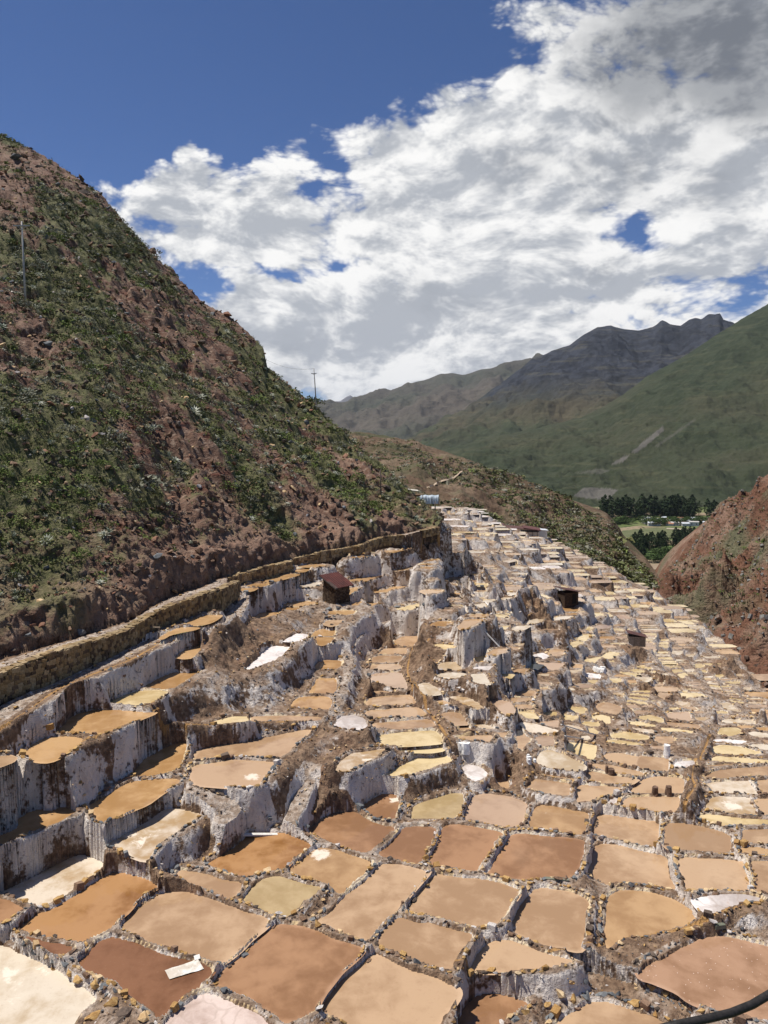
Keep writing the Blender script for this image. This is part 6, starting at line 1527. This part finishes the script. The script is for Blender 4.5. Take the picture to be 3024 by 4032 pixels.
for q_ in order:
    x,y,z=sel[q_,:3]; s_=float(szs[q_]); cl=float(fbm(np.array([x*.18+50]),np.array([y*.12]),o=2)[0]); mi=rnd.choices(range(4),[.36,max(.05,.30+.6*cl),max(.05,.30-.4*cl),.09])[0]
    isag=rnd.random()<.16
    if isag:
        ss_=.42*math.exp(rnd.gauss(0,.25))*(1+.006*y)
        if nag<170:
            o=link('agave_leaves',ag_me[rnd.randrange(3)]); r_o=o; o.name='agave'; o.location=(x,y,z+.02); o.scale=(ss_*1.3,)*3; o.rotation_euler=(rnd.gauss(.25,.2),rnd.gauss(.2,.2),rnd.random()*6.3)
            tag(o,'spiky pale agave rosette clinging to the left hillside','agave','agaves on the left hillside'); nag+=1
        else: agi.append((rnd.randrange(3),rotm(rnd.random()*6.3,rnd.gauss(.2,.2),rnd.gauss(.2,.2))*ss_*1.3,np.array([x,y,z+.02]),rnd.randrange(2)))
        continue
    if nsh<300:
        root=empty('shrub',(x,y,z-.04),SL[mi],'shrub','shrubs on the left hillside'); o=link('foliage',sh_me[mi][rnd.randrange(4)],root); o.scale=(s_*1.25,s_*1.1,s_*1.0); link('stem',tw_me,root).scale=(s_,)*3
        root.rotation_euler=(0,0,rnd.random()*6.3); nsh+=1
    else: inst.append((rnd.randrange(4),rotm(rnd.random()*6.3)*np.array([s_*1.25,s_*1.1,s_])[None,:],np.array([x,y,z-.03]),mi))
o=join_instances('hillside_shrubs',SHL,inst,M_sh); tag(o,'scrub covering the rest of the left hillside','scrub',kind='stuff')
o=join_instances('hillside_agaves',AG,agi,[M_ag,M_agp]); tag(o,'small agaves scattered over the left hillside','agaves',kind='stuff')
# grass tufts
def tuft(seed):
    r=np.random.default_rng(seed); V=[];Fc=[]
    for k in range(9):
        a=r.uniform(0,6.28); l=r.uniform(.5,1); b=len(V); c,s_=math.cos(a),math.sin(a); V+=[(-s_*.05,c*.05,0),(s_*.05,-c*.05,0),(c*l*.5,s_*l*.5,l)]; Fc.append([b,b+1,b+2])
    return np.array(V),np.array(Fc)
TF=[tuft(i) for i in range(4)]
M_gr=[simple('grass_green',(.105,.125,.034),(.18,.195,.062),1,.9,0,spec=.1),simple('grass_dry',(.24,.21,.11),(.34,.30,.17),1,.9,0,spec=.1)]
w2=sstep(gn,-.25,.2)*np.clip(arr[:,3]/4,.2,1); s2=arr[rng.random(len(arr))<w2*.55][:24000]
inst=[(rnd.randrange(4),rotm(rnd.random()*6.3)*(rnd.uniform(.14,.30)*(.7+.009*p[1])),p[:3],0 if rnd.random()<.62 else 1) for p in s2]
o=join_instances('hillside_grass',TF,inst,M_gr); tag(o,'grass tufts over the left hillside','grass',kind='stuff')
# scrub of the hill behind and of the ravine slope
def scrub(XX,YY,ZZ,n,s0,name,label,mw,smax=1.0):
    m_,k_=XX.shape; inst=[]
    r1=rng.random((n,2)); ii_=(r1[:,0]*(m_*.8-2)).astype(int); jj_=(r1[:,1]*(k_-2)).astype(int); fx=rng.random(n); fy=rng.random(n)
    f=lambda A:(A[ii_,jj_]*(1-fx)+A[ii_,jj_+1]*fx)*(1-fy)+(A[ii_+1,jj_]*(1-fx)+A[ii_+1,jj_+1]*fx)*fy
    x,y,z=f(XX),f(YY),f(ZZ); dn_=fbm(x*.03,y*.03,o=3)
    for q_ in range(n):
        if rng.random()>.55+dn_[q_]*1.1: continue
        s_=s0*math.exp(rnd.gauss(0,.4)); inst.append((rnd.randrange(4),rotm(rnd.random()*6.3)*np.array([s_*1.3,s_*1.3,s_])[None,:],np.array([x[q_],y[q_],z[q_]-.1*s_]),rnd.choices(range(4),mw)[0]))
    o=join_instances(name,SHX,inst,M_sh); tag(o,label,'scrub',kind='stuff')
SHX=[leafcloud(16,domef,.17,140+i) for i in range(4)]
scrub(mX,mY,mZ,17000,1.35,'scrub_on_hill','dark scrub dotted over the brown hill behind the mine',(.35,.05,.3,.3))
scrub(rX,rY,rZ,8000,.65,'ravine_scrub','low scrub over the ravine slope at the right',(.4,.2,.25,.15))
inst=[]
for _ in range(5200):
    i=rnd.randrange(int(rX.shape[0]*.8)); j=rnd.randrange(rX.shape[1]-1); sz=.35*math.exp(min(1.,rnd.gauss(0,.5))); x_=rX[i,j]+rnd.gauss(0,.3); 
    inst.append((rnd.randrange(16),rotm(rnd.random()*6.3,rnd.gauss(0,.5),rnd.gauss(0,.5))*sz*np.array([1.2,1,.9]),np.array([x_,rY[i,j],rZ[i,j]+.05]),rnd.randrange(2)))
o=join_instances('ravine_rocks',ROCKS,inst,[simple('ravine_rock',(.12,.075,.055),(.24,.17,.13),1.2),simple('ravine_rock_grey',(.13,.125,.115),(.24,.23,.21),1.2)]); tag(o,'loose rocks over the ravine slope at the right','rocks',kind='stuff')
# winding footpath on the scrub hill
pp=[(1905,1963),(1935,1950),(1975,1922),(2000,1905),(2030,1893),(2072,1884),(1,1)][:0]
pth=[(1675,1930),(1700,1924),(1728,1905),(1765,1894),(1795,1882),(1820,1862),(1848,1840)]
V=[];
for k in range(len(pth)*4-3):
    q_=k/4; i=min(int(q_),len(pth)-2); f_=q_-i; X_p=pth[i][0]*(1-f_)+pth[i+1][0]*f_; Y_p=pth[i][1]*(1-f_)+pth[i+1][1]*f_
    x,y,z=on_sheet(mX,mY,mZ,X_p/K8,Y_p/K8); V+= [(x,y-.7,z+.5),(x,y+.9,z+.9)]
o=mesh_np('hill_footpath',np.array(V),np.array([[2*k,2*k+2,2*k+3,2*k+1] for k in range(len(V)//2-1)]),simple('dusty_path',(.36,.27,.19),(.46,.36,.27),1,.95,.2,.02)); o['kind']='structure'
print('props',round(time.time()-T0,1))
# ---------------------------------------------------------------- air
if HAZE:
    m=bpy.data.materials.new('air'); m.use_nodes=True; nt=m.node_tree; nt.nodes.clear(); t=NT(nt)
    v=t.n('ShaderNodeVolumePrincipled',Color=(.80,.88,1.0,1),Density=HAZE,Anisotropy=.2); ou=t.n('ShaderNodeOutputMaterial'); nt.links.new(v.outputs[0],ou.inputs['Volume'])
    o=MB().box((0,21000,( 1900+VZ0-200)/2),(62000,50000,1900-VZ0+200)).build('haze',m); o['kind']='stuff'
    o.location.z=0
